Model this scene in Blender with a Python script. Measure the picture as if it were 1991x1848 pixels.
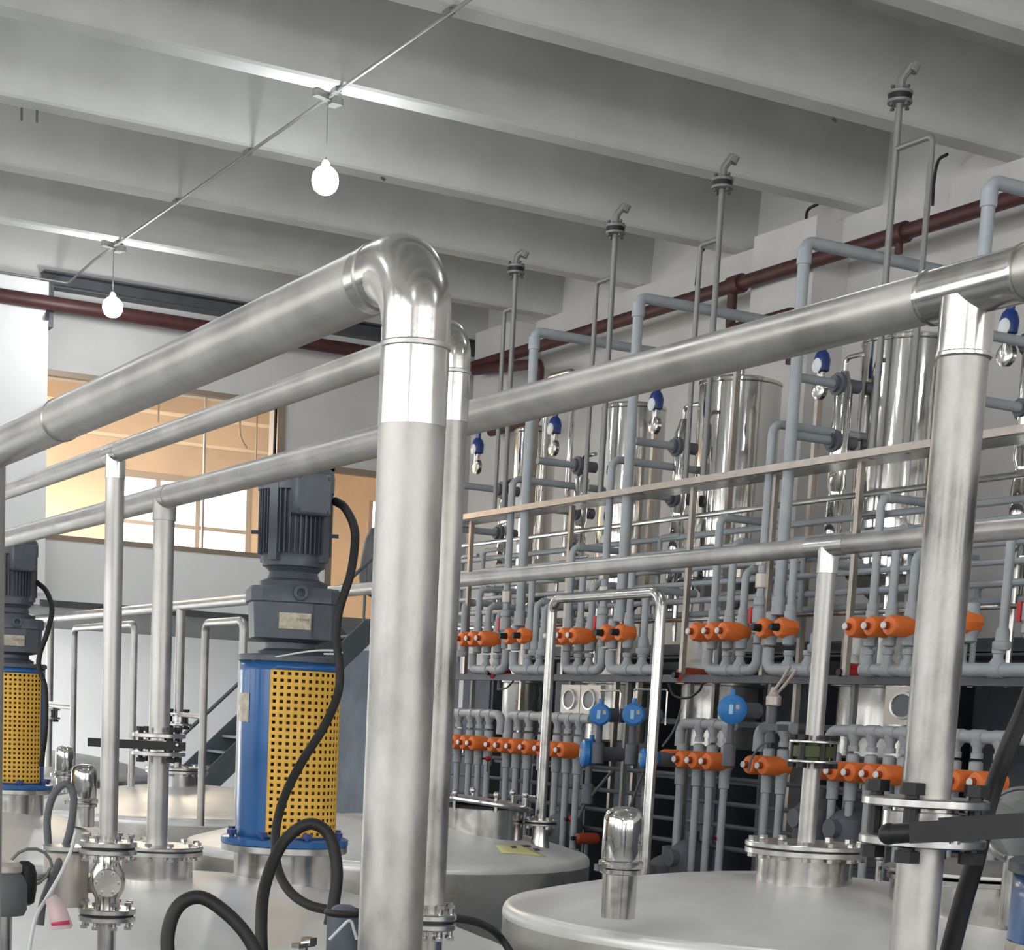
import bpy, math, random
from mathutils import Vector, Matrix
for o in list(bpy.data.objects): bpy.data.objects.remove(o)
C = bpy.context.scene.collection
S = bpy.context.scene
R = math.radians
random.seed(7)
# ---------------------------------------------------------------- camera
PW, PH = 1991.0, 1848.0
PPX, PPY, FPX = 877.0, 1878.0, 3392.0
ux = Vector((7200-PPX, -(1690-PPY), -FPX)).normalized()
uy = Vector((-960-PPX, -(1300-PPY), -FPX)).normalized()
uy = (uy - ux*uy.dot(ux)).normalized()
uz = ux.cross(uy)
RM = Matrix((ux, uy, uz))                       # camera -> world
cam = bpy.data.cameras.new('camera'); co = bpy.data.objects.new('camera', cam); C.objects.link(co)
co.matrix_world = RM.to_4x4()
cam.sensor_width = 36; cam.lens = FPX/PW*36
cam.shift_x = (PW/2-PPX)/PW; cam.shift_y = (PPY-PH/2)/PW
cam.clip_start = .05; cam.clip_end = 200
S.camera = co
S.view_settings.view_transform = 'Standard'; S.view_settings.look = 'None'
S.view_settings.gamma = 1; S.view_settings.use_curve_mapping = False
S.view_settings.exposure = 0.78
w = bpy.data.worlds.new('world'); S.world = w; w.use_nodes = True
w.node_tree.nodes['Background'].inputs[0].default_value = (.98, .98, .97, 1)
w.node_tree.nodes['Background'].inputs[1].default_value = 2.1

def area(name, loc, to, sx, sy, power, col):
    l = bpy.data.lights.new(name, 'AREA'); l.shape = 'RECTANGLE'; l.size = sx; l.size_y = sy
    l.energy = power; l.color = col
    o = bpy.data.objects.new(name, l); C.objects.link(o); o.location = loc
    o.rotation_euler = (Vector(to)-Vector(loc)).to_track_quat('-Z', 'Y').to_euler()
    return o
# daylight pouring in at the window bands of the near and left sides
area('window_light', (-8.6, 3, 1.8), (6, 6, 1.5), 14, 4, 110, (.97, .98, 1))
area('window_light', (3, -8.6, 1.8), (5, 8, 1.0), 12, 4, 85, (1, .99, .97))
# warm room beyond the mezzanine window
area('room_light', (6.0, 24.3, 3.7), (6.0, 24.3, 0), 6, 3, 420, (1, .84, .64))
area('under_mezzanine_fill', (1, 24.5, .98), (3, 27, -2), 7, 4, 1300, (1, 1, .99))  # added fill with no fixture, brightens the white wall under the mezzanine

def ray(px, py):
    return RM @ Vector((px-PPX, -(py-PPY), -FPX)) / FPX
def W(px, py, X=None, Y=None, Z=None, d=None):
    """point seen at a pixel of the photograph, on a plane of the hall or at a depth"""
    r = ray(px, py)
    if X is not None: return r*(X/r.x)
    if Y is not None: return r*(Y/r.y)
    if Z is not None: return r*(Z/r.z)
    return r*d
# ---------------------------------------------------------------- materials
def mat(name, col, metal=0, rough=.5, noise=0, nscale=6, bump=0, streak=None, emit=None, rvar=0, coat=0):
    m = bpy.data.materials.new(name); m.use_nodes = True
    n = m.node_tree.nodes; L = m.node_tree.links; b = n['Principled BSDF']
    b.inputs['Base Color'].default_value = (*col, 1); b.inputs['Metallic'].default_value = metal
    b.inputs['Roughness'].default_value = rough
    if coat: b.inputs['Coat Weight'].default_value = coat; b.inputs['Coat Roughness'].default_value = .1
    if emit:
        b.inputs['Emission Color'].default_value = (*emit[0], 1); b.inputs['Emission Strength'].default_value = emit[1]
    if noise or bump or rvar:
        tc = n.new('ShaderNodeTexCoord'); mp = n.new('ShaderNodeMapping'); L.new(tc.outputs['Object'], mp.inputs[0])
        if streak: mp.inputs['Scale'].default_value = streak
        nz = n.new('ShaderNodeTexNoise'); nz.inputs['Scale'].default_value = nscale; nz.inputs['Detail'].default_value = 6
        nz.inputs['Roughness'].default_value = .6
        L.new(mp.outputs[0], nz.inputs['Vector'])
        if noise:
            mx = n.new('ShaderNodeMix'); mx.data_type = 'RGBA'
            mx.inputs[6].default_value = (*[c*(1-noise) for c in col], 1); mx.inputs[7].default_value = (*[min(1, c*(1+noise)) for c in col], 1)
            cr = n.new('ShaderNodeMapRange'); cr.inputs[1].default_value = .35; cr.inputs[2].default_value = .65
            L.new(nz.outputs['Fac'], cr.inputs[0]); L.new(cr.outputs[0], mx.inputs[0]); L.new(mx.outputs[2], b.inputs['Base Color'])
        if rvar:
            mr = n.new('ShaderNodeMapRange'); mr.inputs[1].default_value = .3; mr.inputs[2].default_value = .7
            mr.inputs[3].default_value = max(.03, rough-rvar); mr.inputs[4].default_value = rough+rvar
            L.new(nz.outputs['Fac'], mr.inputs[0]); L.new(mr.outputs[0], b.inputs['Roughness'])
        if bump:
            bp = n.new('ShaderNodeBump'); bp.inputs['Strength'].default_value = bump; bp.inputs['Distance'].default_value = .02
            L.new(nz.outputs['Fac'], bp.inputs['Height']); L.new(bp.outputs[0], b.inputs['Normal'])
    return m
M = dict(
 pipe=mat('satin_steel_pipe', (.50, .485, .465), .85, .40, .20, 4, .04, rvar=.10),
 column=mat('stained_steel_column', (.39, .375, .355), .72, .40, .55, 5, .08, streak=(1, 1, .5), rvar=.2),
 ss=mat('stainless', (.62, .60, .575), 1, .20, .10, 9, .03, rvar=.06),
 mirror=mat('polished_stainless', (.66, .645, .62), 1, .09, .06, 3, .10, streak=(3, 3, .25)),
 dome=mat('brushed_tank_steel', (.84, .835, .82), .35, .38, .07, 2, .04, rvar=.08),
 shell=mat('tank_shell_steel', (.62, .61, .58), .85, .30, .12, 2, .04, rvar=.08),
 plate=mat('flange_steel', (.62, .61, .59), 1, .28, .08, 12),
 pvc=mat('grey_plastic_pipe', (.36, .39, .415), 0, .42, .08, 5),
 pvcd=mat('dark_grey_plastic', (.11, .12, .14), 0, .5, .1, 5),
 orange=mat('orange_plastic', (.80, .185, .035), 0, .42, .10, 9),
 dorange=mat('dark_orange', (.33, .05, .015), 0, .5),
 red=mat('red_plastic', (.50, .02, .03), 0, .4),
 black=mat('black_plastic', (.008, .008, .009), 0, .5),
 rubber=mat('black_rubber', (.014, .013, .013), 0, .55, .2, 20),
 ghose=mat('grey_hose', (.13, .135, .145), 0, .6),
 blue=mat('blue_enamel', (.02, .125, .36), 0, .28, .08, 4, coat=.3),
 tblue=mat('transmitter_blue', (.03, .20, .55), 0, .35),
 lblue=mat('display_blue', (.35, .62, .85), 0, .2),
 nblue=mat('navy_plastic', (.02, .05, .22), 0, .35),
 motor=mat('motor_grey', (.105, .12, .145), .1, .42, .10, 12),
 yellow=mat('yellow_guard', (.88, .50, .075), 0, .45, .08, 8),
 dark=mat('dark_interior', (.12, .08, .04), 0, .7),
 wall=mat('painted_wall', (.64, .63, .615), 0, .8, .05, 1.2, .02),
 white=mat('white_panel', (.87, .875, .87), 0, .6, .02, 1),
 conc=mat('concrete_ceiling', (.56, .56, .545), 0, .85, .09, 1.1, .05),
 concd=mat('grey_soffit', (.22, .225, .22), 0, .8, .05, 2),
 floor=mat('grey_floor', (.24, .26, .26), 0, .35, .12, 1.5),
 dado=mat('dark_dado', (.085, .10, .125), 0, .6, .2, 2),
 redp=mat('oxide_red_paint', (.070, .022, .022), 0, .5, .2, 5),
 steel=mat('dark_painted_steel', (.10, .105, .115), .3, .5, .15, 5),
 stair=mat('grey_blue_steel', (.13, .155, .17), .2, .5, .1, 4),
 frame=mat('brushed_frame_steel', (.46, .41, .37), 1, .33, .1, 8),
 galv=mat('galvanised_conduit', (.24, .24, .235), .5, .5),
 peach=mat('peach_wall', (.80, .63, .46), 0, .8, .08, 1.2),
 wfr=mat('window_frame_brown', (.33, .26, .20), .3, .5),
 alu=mat('window_mullion', (.55, .5, .45), .4, .4),
 cable=mat('white_cable', (.72, .72, .71), 0, .5),
 tag=mat('pale_pink_tag', (.80, .62, .62), 0, .5),
 pink=mat('crimson_print', (.65, .04, .12), 0, .5),
 sticker=mat('yellow_sticker', (.78, .72, .33), 0, .6),
 label=mat('nameplate', (.50, .45, .36), .2, .45, .25, 30),
 grn=mat('green_gasket', (.06, .085, .03), 0, .6),
 bulb=mat('lit_bulb', (1, 1, 1), 0, .5, emit=((.95, .98, 1), 74)),
 cap=mat('white_cap', (.8, .76, .74), 0, .4),
 dial=mat('dial_white', (.75, .77, .8), 0, .3),
)
g = bpy.data.materials.new('clear_glass'); g.use_nodes = True
gn = g.node_tree.nodes; gl = g.node_tree.links; gb = gn['Principled BSDF']
gb.inputs['Base Color'].default_value = (.85, .9, .85, 1); gb.inputs['Roughness'].default_value = .03; gb.inputs['Alpha'].default_value = .07
gb.inputs['Metallic'].default_value = 0
M['glass'] = g
# ---------------------------------------------------------------- mesh helpers
def frame(ax):
    ax = ax.normalized()
    u = ax.orthogonal().normalized() if abs(ax.z) < .999 else Vector((1, 0, 0))
    if abs(ax.z) < .999: u = Vector((0, 0, 1)).cross(ax).normalized()
    return u, ax.cross(u)
class MB:
    def __init__(s): s.v = []; s.f = []
    def box(s, c, d, rz=0, mx=None):
        c = Vector(c); n = len(s.v); mm = mx or Matrix.Rotation(rz, 3, 'Z')
        for i in (-.5, .5):
            for j in (-.5, .5):
                for k in (-.5, .5): s.v.append(c + mm @ Vector((i*d[0], j*d[1], k*d[2])))
        for q in ((0, 1, 3, 2), (4, 6, 7, 5), (0, 4, 5, 1), (2, 3, 7, 6), (0, 2, 6, 4), (1, 5, 7, 3)): s.f.append([n+i for i in q])
        return s
    def span(s, a, b):
        a = Vector(a); b = Vector(b); return s.box((a+b)/2, (abs(b.x-a.x), abs(b.y-a.y), abs(b.z-a.z)))
    def ring(s, p, u, v, r, seg):
        n = len(s.v)
        for i in range(seg):
            t = 2*math.pi*i/seg; s.v.append(p + u*(r*math.cos(t)) + v*(r*math.sin(t)))
        return n
    def link(s, a, b, seg):
        for i in range(seg): s.f.append([a+i, a+(i+1) % seg, b+(i+1) % seg, b+i])
    def cyl(s, a, b, r, r2=None, seg=24, caps=True):
        a = Vector(a); b = Vector(b); u, v = frame(b-a); r2 = r if r2 is None else r2
        i = s.ring(a, u, v, r, seg); j = s.ring(b, u, v, r2, seg); s.link(i, j, seg)
        if caps: s.f.append(list(range(i, i+seg))[::-1]); s.f.append(list(range(j, j+seg)))
        return s
    def lathe(s, prof, o=(0, 0, 0), ax=(0, 0, 1), seg=32):
        o = Vector(o); ax = Vector(ax).normalized(); u, v = frame(ax); last = None
        for r, h in prof:
            i = s.ring(o+ax*h, u, v, max(r, 1e-4), seg)
            if last is None: s.f.append(list(range(i, i+seg))[::-1])
            else: s.link(last, i, seg)
            last = i
        s.f.append(list(range(last, last+seg))); return s
    def ball(s, c, r, seg=14, sq=1):
        return s.lathe([(r*math.sin(math.pi*k/8), -r*sq*math.cos(math.pi*k/8)) for k in range(9)], c, (0, 0, 1), seg)
    def tube(s, pts, r, bend=0, seg=14, n=6, caps=True):
        pts = [Vector(p) for p in pts]; path = [pts[0]]
        for k in range(1, len(pts)-1):
            p = pts[k]; a = (pts[k-1]-p); b = (pts[k+1]-p); la, lb = a.length, b.length; a.normalize(); b.normalize()
            ang = a.angle(b)
            if bend <= 0 or ang > 3.1: path.append(p); continue
            t = min(bend/math.tan(ang/2), la*.49, lb*.49)
            p0 = p+a*t; p1 = p+b*t; rr = t*math.tan(ang/2); bis = (a+b).normalized(); cen = p+bis*(rr/math.sin(ang/2))
            e0 = (p0-cen); e1 = (p1-cen); tot = e0.angle(e1); axs = e0.cross(e1).normalized()
            for q in range(n+1): path.append(cen + Matrix.Rotation(tot*q/n, 3, axs) @ e0)
        path.append(pts[-1])
        return s.sweep(path, r, seg, caps)
    def sweep(s, path, r, seg=12, caps=True):
        d = [(path[min(i+1, len(path)-1)]-path[max(i-1, 0)]).normalized() for i in range(len(path))]
        u, v = frame(d[0]); last = None; first = None
        for i, p in enumerate(path):
            if i:
                q = d[i-1].rotation_difference(d[i]); u = q @ u; v = q @ v
            j = s.ring(p, u, v, r, seg)
            if last is not None: s.link(last, j, seg)
            else: first = j
            last = j
        if caps: s.f.append(list(range(first, first+seg))[::-1]); s.f.append(list(range(last, last+seg)))
        return s
    def spline(s, pts, r, seg=10, n=8):
        pts = [Vector(p) for p in pts]; P = [pts[0]*2-pts[1]]+pts+[pts[-1]*2-pts[-2]]; out = []
        for i in range(1, len(P)-2):
            a, b, c, d = P[i-1:i+3]
            for k in range(n):
                t = k/n; out.append(.5*((2*b)+(c-a)*t+(2*a-5*b+4*c-d)*t*t+(3*b-a-3*c+d)*t**3))
        out.append(pts[-1]); return s.sweep(out, r, seg)
    def build(s, name, m, parent=None, org=None, ang=35):
        me = bpy.data.meshes.new(name)
        o0 = Vector((0, 0, 0))
        if org is not None: o0 = Vector(org)
        elif s.v:
            xs = [p.x for p in s.v]; ys = [p.y for p in s.v]; zs = [p.z for p in s.v]
            o0 = Vector(((min(xs)+max(xs))/2, (min(ys)+max(ys))/2, min(zs)))
        me.from_pydata([tuple(p-o0) for p in s.v], [], s.f); me.materials.append(M[m])
        me.polygons.foreach_set('use_smooth', [True]*len(me.polygons)); me.update()
        me.set_sharp_from_angle(angle=R(ang))
        o = bpy.data.objects.new(name, me); C.objects.link(o)
        if parent is not None: o.parent = parent
        o.location = o0-base(parent)
        return o
WORLD = set()
def base(p):
    """where the children of p count from: parts of fixed things are written in hall coordinates"""
    v = Vector((0, 0, 0))
    while p is not None:
        if p.parent is None and p.type == 'EMPTY' and p.name not in WORLD: break
        v = v+p.location; p = p.parent
    return v
def tag(o, label=None, cat=None, group=None, kind=None):
    if label: o['label'] = label
    if cat: o['category'] = cat
    if group: o['group'] = group
    if kind: o['kind'] = kind
    return o
def thing(name, label, cat, loc=(0, 0, 0), rz=0, group=None):
    o = bpy.data.objects.new(name, None); C.objects.link(o); o.location = loc; o.rotation_euler = (0, 0, rz)
    o.empty_display_size = .1
    return tag(o, label, cat, group)
def struct(name, mb, m, parent=None):
    o = mb.build(name, m, parent)
    if parent is None: o['kind'] = 'structure'
    return o
def fixed(name, label, cat, loc, group=None):
    o = thing(name, label, cat, loc, 0, group); WORLD.add(o.name); return o
def dup(root, loc, rz=None, label=None, group=None):
    r = root.copy(); C.objects.link(r); r.location = loc
    if rz is not None: r.rotation_euler = (0, 0, rz)
    if label: r['label'] = label
    if group: r['group'] = group
    for ch in list(root.children):
        c = ch.copy(); C.objects.link(c); c.parent = r
        for g2 in list(ch.children):
            e = g2.copy(); C.objects.link(e); e.parent = c
    return r
def bolts(parent, c, rad, n, br, h, m='ss', ax=Vector((0, 0, 1)), ph=0, hexa=True, name='bolt'):
    """n bolts round a flange, each through it along ax"""
    u, v = frame(ax); first = None
    for i in range(n):
        t = 2*math.pi*(i+ph)/n; p = Vector(c)+u*(rad*math.cos(t))+v*(rad*math.sin(t))
        if first is None:
            mb = MB(); mb.cyl(-ax*h/2, ax*h/2, br*.55, seg=8); k = br*.9
            mb.cyl(ax*(h/2-k), ax*(h/2), br, seg=6); mb.cyl(-ax*(h/2), -ax*(h/2-k), br, seg=6)
            first = mb.build(name, m, parent, org=(0, 0, 0), ang=30); first.location = p-base(parent)
        else:
            o = first.copy(); C.objects.link(o); o.location = p-base(parent)
def flange_pair(parent, c, r, t, gap, m='plate', nb=8, bm='ss', br=None, bh=None, gk=True, seg=40):
    c = Vector(c); z = Vector((0, 0, 1))
    for s, nm in ((1, 'upper_flange'), (-1, 'lower_flange')):
        p = c+z*s*(gap/2)
        MB().lathe([(r-.004, 0), (r, .003), (r, t-.003), (r-.004, t)], p if s > 0 else p-z*t, seg=seg).build(nm, m, parent)
    if gk: MB().cyl(c-z*gap/2, c+z*gap/2, r*.93, seg=seg).build('gasket', 'black', parent)
    bolts(parent, c, r*.82, nb, br or r*.10, bh or (gap+2*t+.035), bm)
# ================================================================ the hall
XW, YB, YL, ZF, ZB, ZS = 11.4, 20.8, 28.0, -3.0, 4.83, 5.55
ZM = 1.16                                                    # underside of the mezzanine
struct('floor', MB().span((-9, -9, ZF-.2), (XW, YL, ZF)), 'floor')
struct('ceiling', MB().span((-9, -9, ZS), (16, YL, ZS+.2)), 'conc')
k = 0
for i in range(-10, 6):
    y1 = 9.75+1.89*i
    b = MB(); b.v = []
    n0 = 0
    for x in (-9, XW-.0):
        for (yy, zz) in ((y1-.24, ZB+.02), (y1-.22, ZB), (y1-.02, ZB), (y1, ZB+.02), (y1+.05, ZS), (y1-.29, ZS)): b.v.append(Vector((x, yy, zz)))
    b.f = [[0, 1, 2, 3, 4, 5], [11, 10, 9, 8, 7, 6]]+[[j, j+6, (j+1) % 6+6, (j+1) % 6] for j in range(6)]
    if -9 < y1-.3:
        k += 1; struct('trim_%d' % k, b, 'conc')
struct('wall_right', MB().span((XW, -9, ZF), (XW+.25, YB, ZS)).span((XW, YB, ZF), (XW+.25, YL, ZM-.12)), 'wall')
k += 1; struct('trim_%d' % k, MB().span((XW-.10, -9, 4.52), (XW, YB, ZB)), 'wall')
k += 1; struct('trim_%d' % k, MB().span((XW-.30, -9, ZF), (XW-.0, YL, .85)), 'dado')
for ya in (13.7, 7.2, 19.4):
    k += 1; struct('trim_%d' % k, MB().span((XW-.42, ya, ZF), (XW, ya+.95, 4.80)), 'wall')
# near and left sides: parapet, lintel and piers with wide window bands between
for nm, pts in (('wall_left', [((-9.25, -9, ZF), (-9, YL, 0)), ((-9.25, -9, 4.2), (-9, YL, ZS))]+[((-9.25, y, 0), (-9, y+.9, 4.2)) for y in (-9, -4, 1, 6, 11, 16, 21)]),
                ('wall_near', [((-9, -9.25, ZF), (XW, -9, -.2)), ((-9, -9.25, 3.8), (XW, -9, ZS))]+[((x, -9.25, -.2), (x+1.0, -9, 3.8)) for x in (-9, -4, 1, 6, 10.4)])):
    b = MB()
    for p, q in pts: b.span(p, q)
    struct(nm, b, 'wall')
# ---- mezzanine front with its long window and the doorway beside it
def wx(px, py): return W(px, py, Y=YB).x
WX0, WX1 = wx(60, 900), wx(536, 900)
DX0, DX1 = wx(634, 1000), wx(752, 1000)
WZ0, WZ1 = W(300, 1058, Y=YB).z, W(300, 757, Y=YB).z
DZ1 = W(690, 912, Y=YB).z
b = MB()
XR1 = 16.0
b.span((-9, YB, WZ1), (XR1, YB+.25, ZS)); b.span((-9, YB, ZM), (DX0, YB+.25, WZ0)); b.span((-9, YB, WZ0), (WX0, YB+.25, WZ1))
b.span((WX1, YB, WZ0), (DX0, YB+.25, WZ1)); b.span((DX1, YB, ZM), (XR1, YB+.25, WZ1)); b.span((DX0, YB, DZ1), (DX1, YB+.25, WZ1))
struct('wall_back', b, 'wall')
k += 1; struct('trim_%d' % k, MB().span((wx(-40, 1000)-3, YB-.02, ZM-.12), (DX0, YB, WZ0-.05)), 'white')
k += 1; struct('trim_%d' % k, MB().span((-7, YB-.32, ZM), (wx(76, 900), YB, 4.62)), 'white')  # white panel; the stronger light on it is put into its whiter colour
k += 1; struct('trim_%d' % k, MB().span((wx(76, 1190), YB-.05, ZM-.14), (wx(640, 1190), YB-.02, ZM-.06)), 'steel')
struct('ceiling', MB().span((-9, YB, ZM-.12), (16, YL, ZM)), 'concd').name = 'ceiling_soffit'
struct('wall_far', MB().span((-9, YL, ZF), (XW, YL+.2, ZM)), 'white')
# window frame
wf = MB(); t = .06
for a, c in (((WX0, YB-.03, WZ0-t), (WX1, YB+.10, WZ0)), ((WX0, YB-.03, WZ1), (WX1, YB+.10, WZ1+t)), ((WX1, YB-.03, WZ0-t), (WX1+t*1.6, YB+.10, WZ1+t)), ((WX0-t, YB-.03, WZ0-t), (WX0, YB+.10, WZ1+t))): wf.span(a, c)
w1 = struct('window_1', wf, 'wfr')
for px in (399,):
    MB().span((wx(px, 900)-.012, YB+.02, WZ0), (wx(px, 900)+.012, YB+.05, WZ1)).build('glazing_bead', 'alu', w1)
for q in range(2):
    xs = [WX0, wx(399, 900), WX1]
    MB().span((xs[q]+.01, YB+.03, WZ0), (xs[q+1]-.01, YB+.036, WZ1)).build('pane', 'glass', w1)
d1 = struct('door_1', MB().span((DX0, YB-.02, ZM), (DX0+.09, YB+.12, DZ1)).span((DX0, YB-.02, DZ1-.07), (DX1, YB+.12, DZ1)).span((DX1-.08, YB-.02, ZM), (DX1, YB+.12, DZ1)), 'wfr')
# room beyond: peach walls, ceiling strip beams, daylight windows in its far wall
b = MB(); XR0, XR1 = 0.5, 16.0
wins = []
def fx(px, py): return W(px, py, Y=YL).x
za, zb = W(360, 1072, Y=YL).z, W(360, 935, Y=YL).z
bx0, bx1 = fx(232, 1000), fx(482, 1000)
cx0, cx1 = fx(716, 1000), fx(716, 1000)+1.4
zc = ZM+.1
za = max(za, ZM+.25)
b.span((XR0, YL, ZM), (bx0, YL+.2, ZB)); b.span((bx0, YL, ZM), (bx1, YL+.2, za)); b.span((bx0, YL, zb), (bx1, YL+.2, ZB))
b.span((bx1, YL, ZM), (cx0, YL+.2, ZB)); b.span((cx0, YL, zb), (cx1, YL+.2, ZB)); b.span((cx0, YL, ZM), (cx1, YL+.2, za)); b.span((cx1, YL, ZM), (XR1, YL+.2, ZB))
struct('wall_room_far', b, 'peach')
struct('wall_room_left', MB().span((XR0-.1, YB+.25, ZM), (XR0, YL, ZB)), 'peach')
struct('wall_room_right', MB().span((XR1, YB+.25, ZM), (XR1+.1, YL, ZB)), 'peach')
struct('wall_room_near', MB().span((XR0, YB+.25, WZ1+.1), (XR1, YB+.3, 4.1)).span((XR0, YB+.25, ZM), (WX1, YB+.3, WZ0-.08)), 'peach')
struct('ceiling_room', MB().span((XR0, YB+.3, 4.1), (XR1, YL, 4.2)), 'peach')
for i, yy in enumerate((22.8, 25.2)):
    k += 1; struct('trim_%d' % k, MB().span((XR0, yy, 3.75), (XR1, yy+.3, 4.1)), 'peach')
wf = MB(); w2 = None
for a, c in (((bx0, YL-.03, za-.05), (bx1, YL+.1, za+.04)), ((bx0, YL-.03, zb-.04), (bx1, YL+.1, zb+.06))): wf.span(a, c)
for px in (232, 306, 384, 482): wf.span((fx(px, 1000)-.04, YL-.02, za), (fx(px, 1000)+.04, YL+.08, zb))
wf.span((bx0, YL-.01, za+.36), (bx1, YL+.07, za+.42))
struct('window_2', wf, 'alu')
struct('window_3', MB().span((cx0, YL-.03, za), (cx0+.07, YL+.08, zb)).span((cx0+.6, YL-.03, za), (cx0+.66, YL+.08, zb)), 'alu')
# things hanging in the room behind the window
for i, (px, y0, y1, lab) in enumerate(((308, 792, 822, 'short dark rod hanging from the room ceiling, nearest the lamp'), (497, 815, 905, 'thin dark rod hanging behind the right end of the window'))):
    p = W(px, y0, Y=22.3); q = W(px, y1, Y=22.3)
    tag(MB().cyl((q.x, 22.3, q.z), (q.x, 22.3, 4.1), .012, seg=8).build('hanging_rod', 'wfr'), lab, 'rod')
p = [W(a, c, Y=22.2) for a, c in ((467, 812), (466, 835), (470, 855), (480, 872))]
tag(MB().spline([Vector((p[0].x, 22.2, 4.1))]+p, .014).build('dangling_cable', 'wfr'), 'brown loose cable dangling behind the upper right of the window', 'cable')
p = W(716, 1085, Y=20.3)
t = fixed('rounded_vessel', 'grey rounded vessel half hidden behind the thick front column', 'vessel', (p.x, p.y, ZM-.55))
MB().lathe([(.02, -.5), (.18, -.42), (.22, -.25), (.20, 0), (.17, .25), (.10, .36), (.02, .40)], p+Vector((.12, 0, 0))).build('vessel_body', 'pvcd', t)
MB().cyl((p.x+.12, p.y, ZM-1.3), (p.x+.12, p.y, p.z-.45), .05).build('foot', 'pvcd', t)
# ---- stairs up to the mezzanine
ys = 19.75
a = W(405, 1505, Y=ys); c = W(722, 1205, Y=ys)
st = fixed('staircase', 'grey steel staircase rising behind the large blue agitator', 'stairs', (a.x, ys, a.z))
dx, dz = (c-a).x, (c-a).z; ln = math.hypot(dx, dz)
for yy in (ys-.02, ys+.85):
    mb = MB(); m3 = Matrix.Rotation(-math.atan2(dz, dx), 3, 'Y')
    lo = a-Vector((dx, 0, dz))*.35
    mb.box(((lo.x+c.x)/2, yy, (lo.z+c.z)/2-.10), (ln*1.35, .03, .26), mx=m3); mb.build('stringer', 'stair', st)
for i in range(14):
    q = a+Vector((dx, 0, dz))*((i-3)/10.5)
    if q.z < ZM-.1: MB().box((q.x, ys+.42, q.z-.12), (.24, .82, .03)).build('tread', 'stair', st)

MB().span((a.x-.30*dx, ys-.02, ZF), (a.x-.30*dx+.08, ys+.05, a.z-.30*dz)).span((a.x-.30*dx, ys+.80, ZF), (a.x-.30*dx+.08, ys+.87, a.z-.30*dz)).build('support', 'stair', st)
hr = MB()
hr.tube([a+Vector((-dx*.3, 0, -dz*.3+.75)), c+Vector((0, 0, .75))], .022)
for f_ in (-.25, .2, .6, .95): q = a+Vector((dx, 0, dz))*f_; hr.cyl(q, q+Vector((0, 0, .75)), .018, seg=8)
hr.build('handrail', 'stair', st)
# ---- steel beam, oxide red pipes, conduits
z1 = W(300, 590, Y=YB-.1).z
t = fixed('wall_beam', 'dark steel beam fixed along the back wall above the red pipe', 'beam', (0, YB, 4.5))
za_ = W(400, 591, Y=YB-.12).z
t2 = MB(); x0b = wx(78, 560)
t2.box(((x0b+XW)/2, YB-.10, za_+.07), (XW-x0b, .18, .02)).box(((x0b+XW)/2, YB-.10, za_-.09), (XW-x0b, .18, .02)).box(((x0b+XW)/2, YB-.06, za_-.01), (XW-x0b, .02, .14))
t2.build('web', 'steel', t)
MB().box((x0b+.06, YB-.12, za_-.30), (.08, .2, .5)).build('bracket', 'steel', t)
MB().tube([(x0b+.08, YB-.14, za_-.18), (x0b-.02, YB-.38, za_-.5)], .025, seg=6).build('brace', 'steel', t)
zr = W(500, 652, Y=YB-.42).z
tag(MB().cyl((-9, YB-.42, zr), (XW-.5, YB-.42, zr), .078).build('red_pipe', 'redp'), 'long oxide red pipe crossing the back wall behind the farther lamp', 'pipe')
zq = W(1700, 470, X=XW-.52).z
t = fixed('red_pipe', 'oxide red sprinkler main running along the right wall under the beams', 'pipe', (XW-.52, 10, zq))
MB().cyl((XW-.52, -9, zq), (XW-.52, YB-.34, zq), .068).build('main', 'redp', t)
for px, py in ((1748, 455), (1432, 560)):
    q = W(px, py, X=XW-.52)
    MB().cyl((XW-.52, q.y-.09, zq), (XW-.52, q.y+.09, zq), .092).build('coupling', 'redp', t)
q = W(1425, 560, X=XW-.52)
MB().tube([(XW-.52, q.y, zq), (XW-.52, q.y, zq-.42), (XW-.52, q.y-1.0, zq-.42), (XW-.52, q.y-1.0, zq-.9)], .05, .06).build('branch', 'redp', t)
q = W(1748, 480, X=XW-.52)
MB().cyl((XW-.52, q.y, zq), (XW-.52, q.y, zq-.17), .035).build('drop_nozzle', 'redp', t)
q = W(975, 735, X=XW-.6)
tag(MB().tube([(q.x, q.y+.7, zr-.1), (q.x, q.y-.9, zr-.25), (q.x, q.y-.9, zr-.9), (q.x, q.y+.2, zr-.9)], .06, .08).build('red_pipe', 'redp'), 'dark red pipe loop in the far corner beside the first risers', 'pipe')
for i, (pts, lab) in enumerate((([(1842, 300), (1825, 312), (1817, 345), (1813, 400)], 'black cable curving down the beam side at upper right'),
                                ([(1590, 397), (1570, 410), (1567, 440), (1563, 455)], 'black cable curving down the beam above the wall column'))):
    tag(MB().spline([W(x, y, X=XW-.25) for x, y in pts], .014).build('wall_cable', 'black'), lab, 'cable')
q = W(1372, 500, X=XW-.25)
tag(MB().spline([W(x, y, X=XW-.25) for x, y in [(1370, 482), (1360, 500), (1353, 555)]], .016).build('wall_cable', 'black'), 'dark cable on the grey beam end beside the second tallest vent', 'cable')
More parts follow.
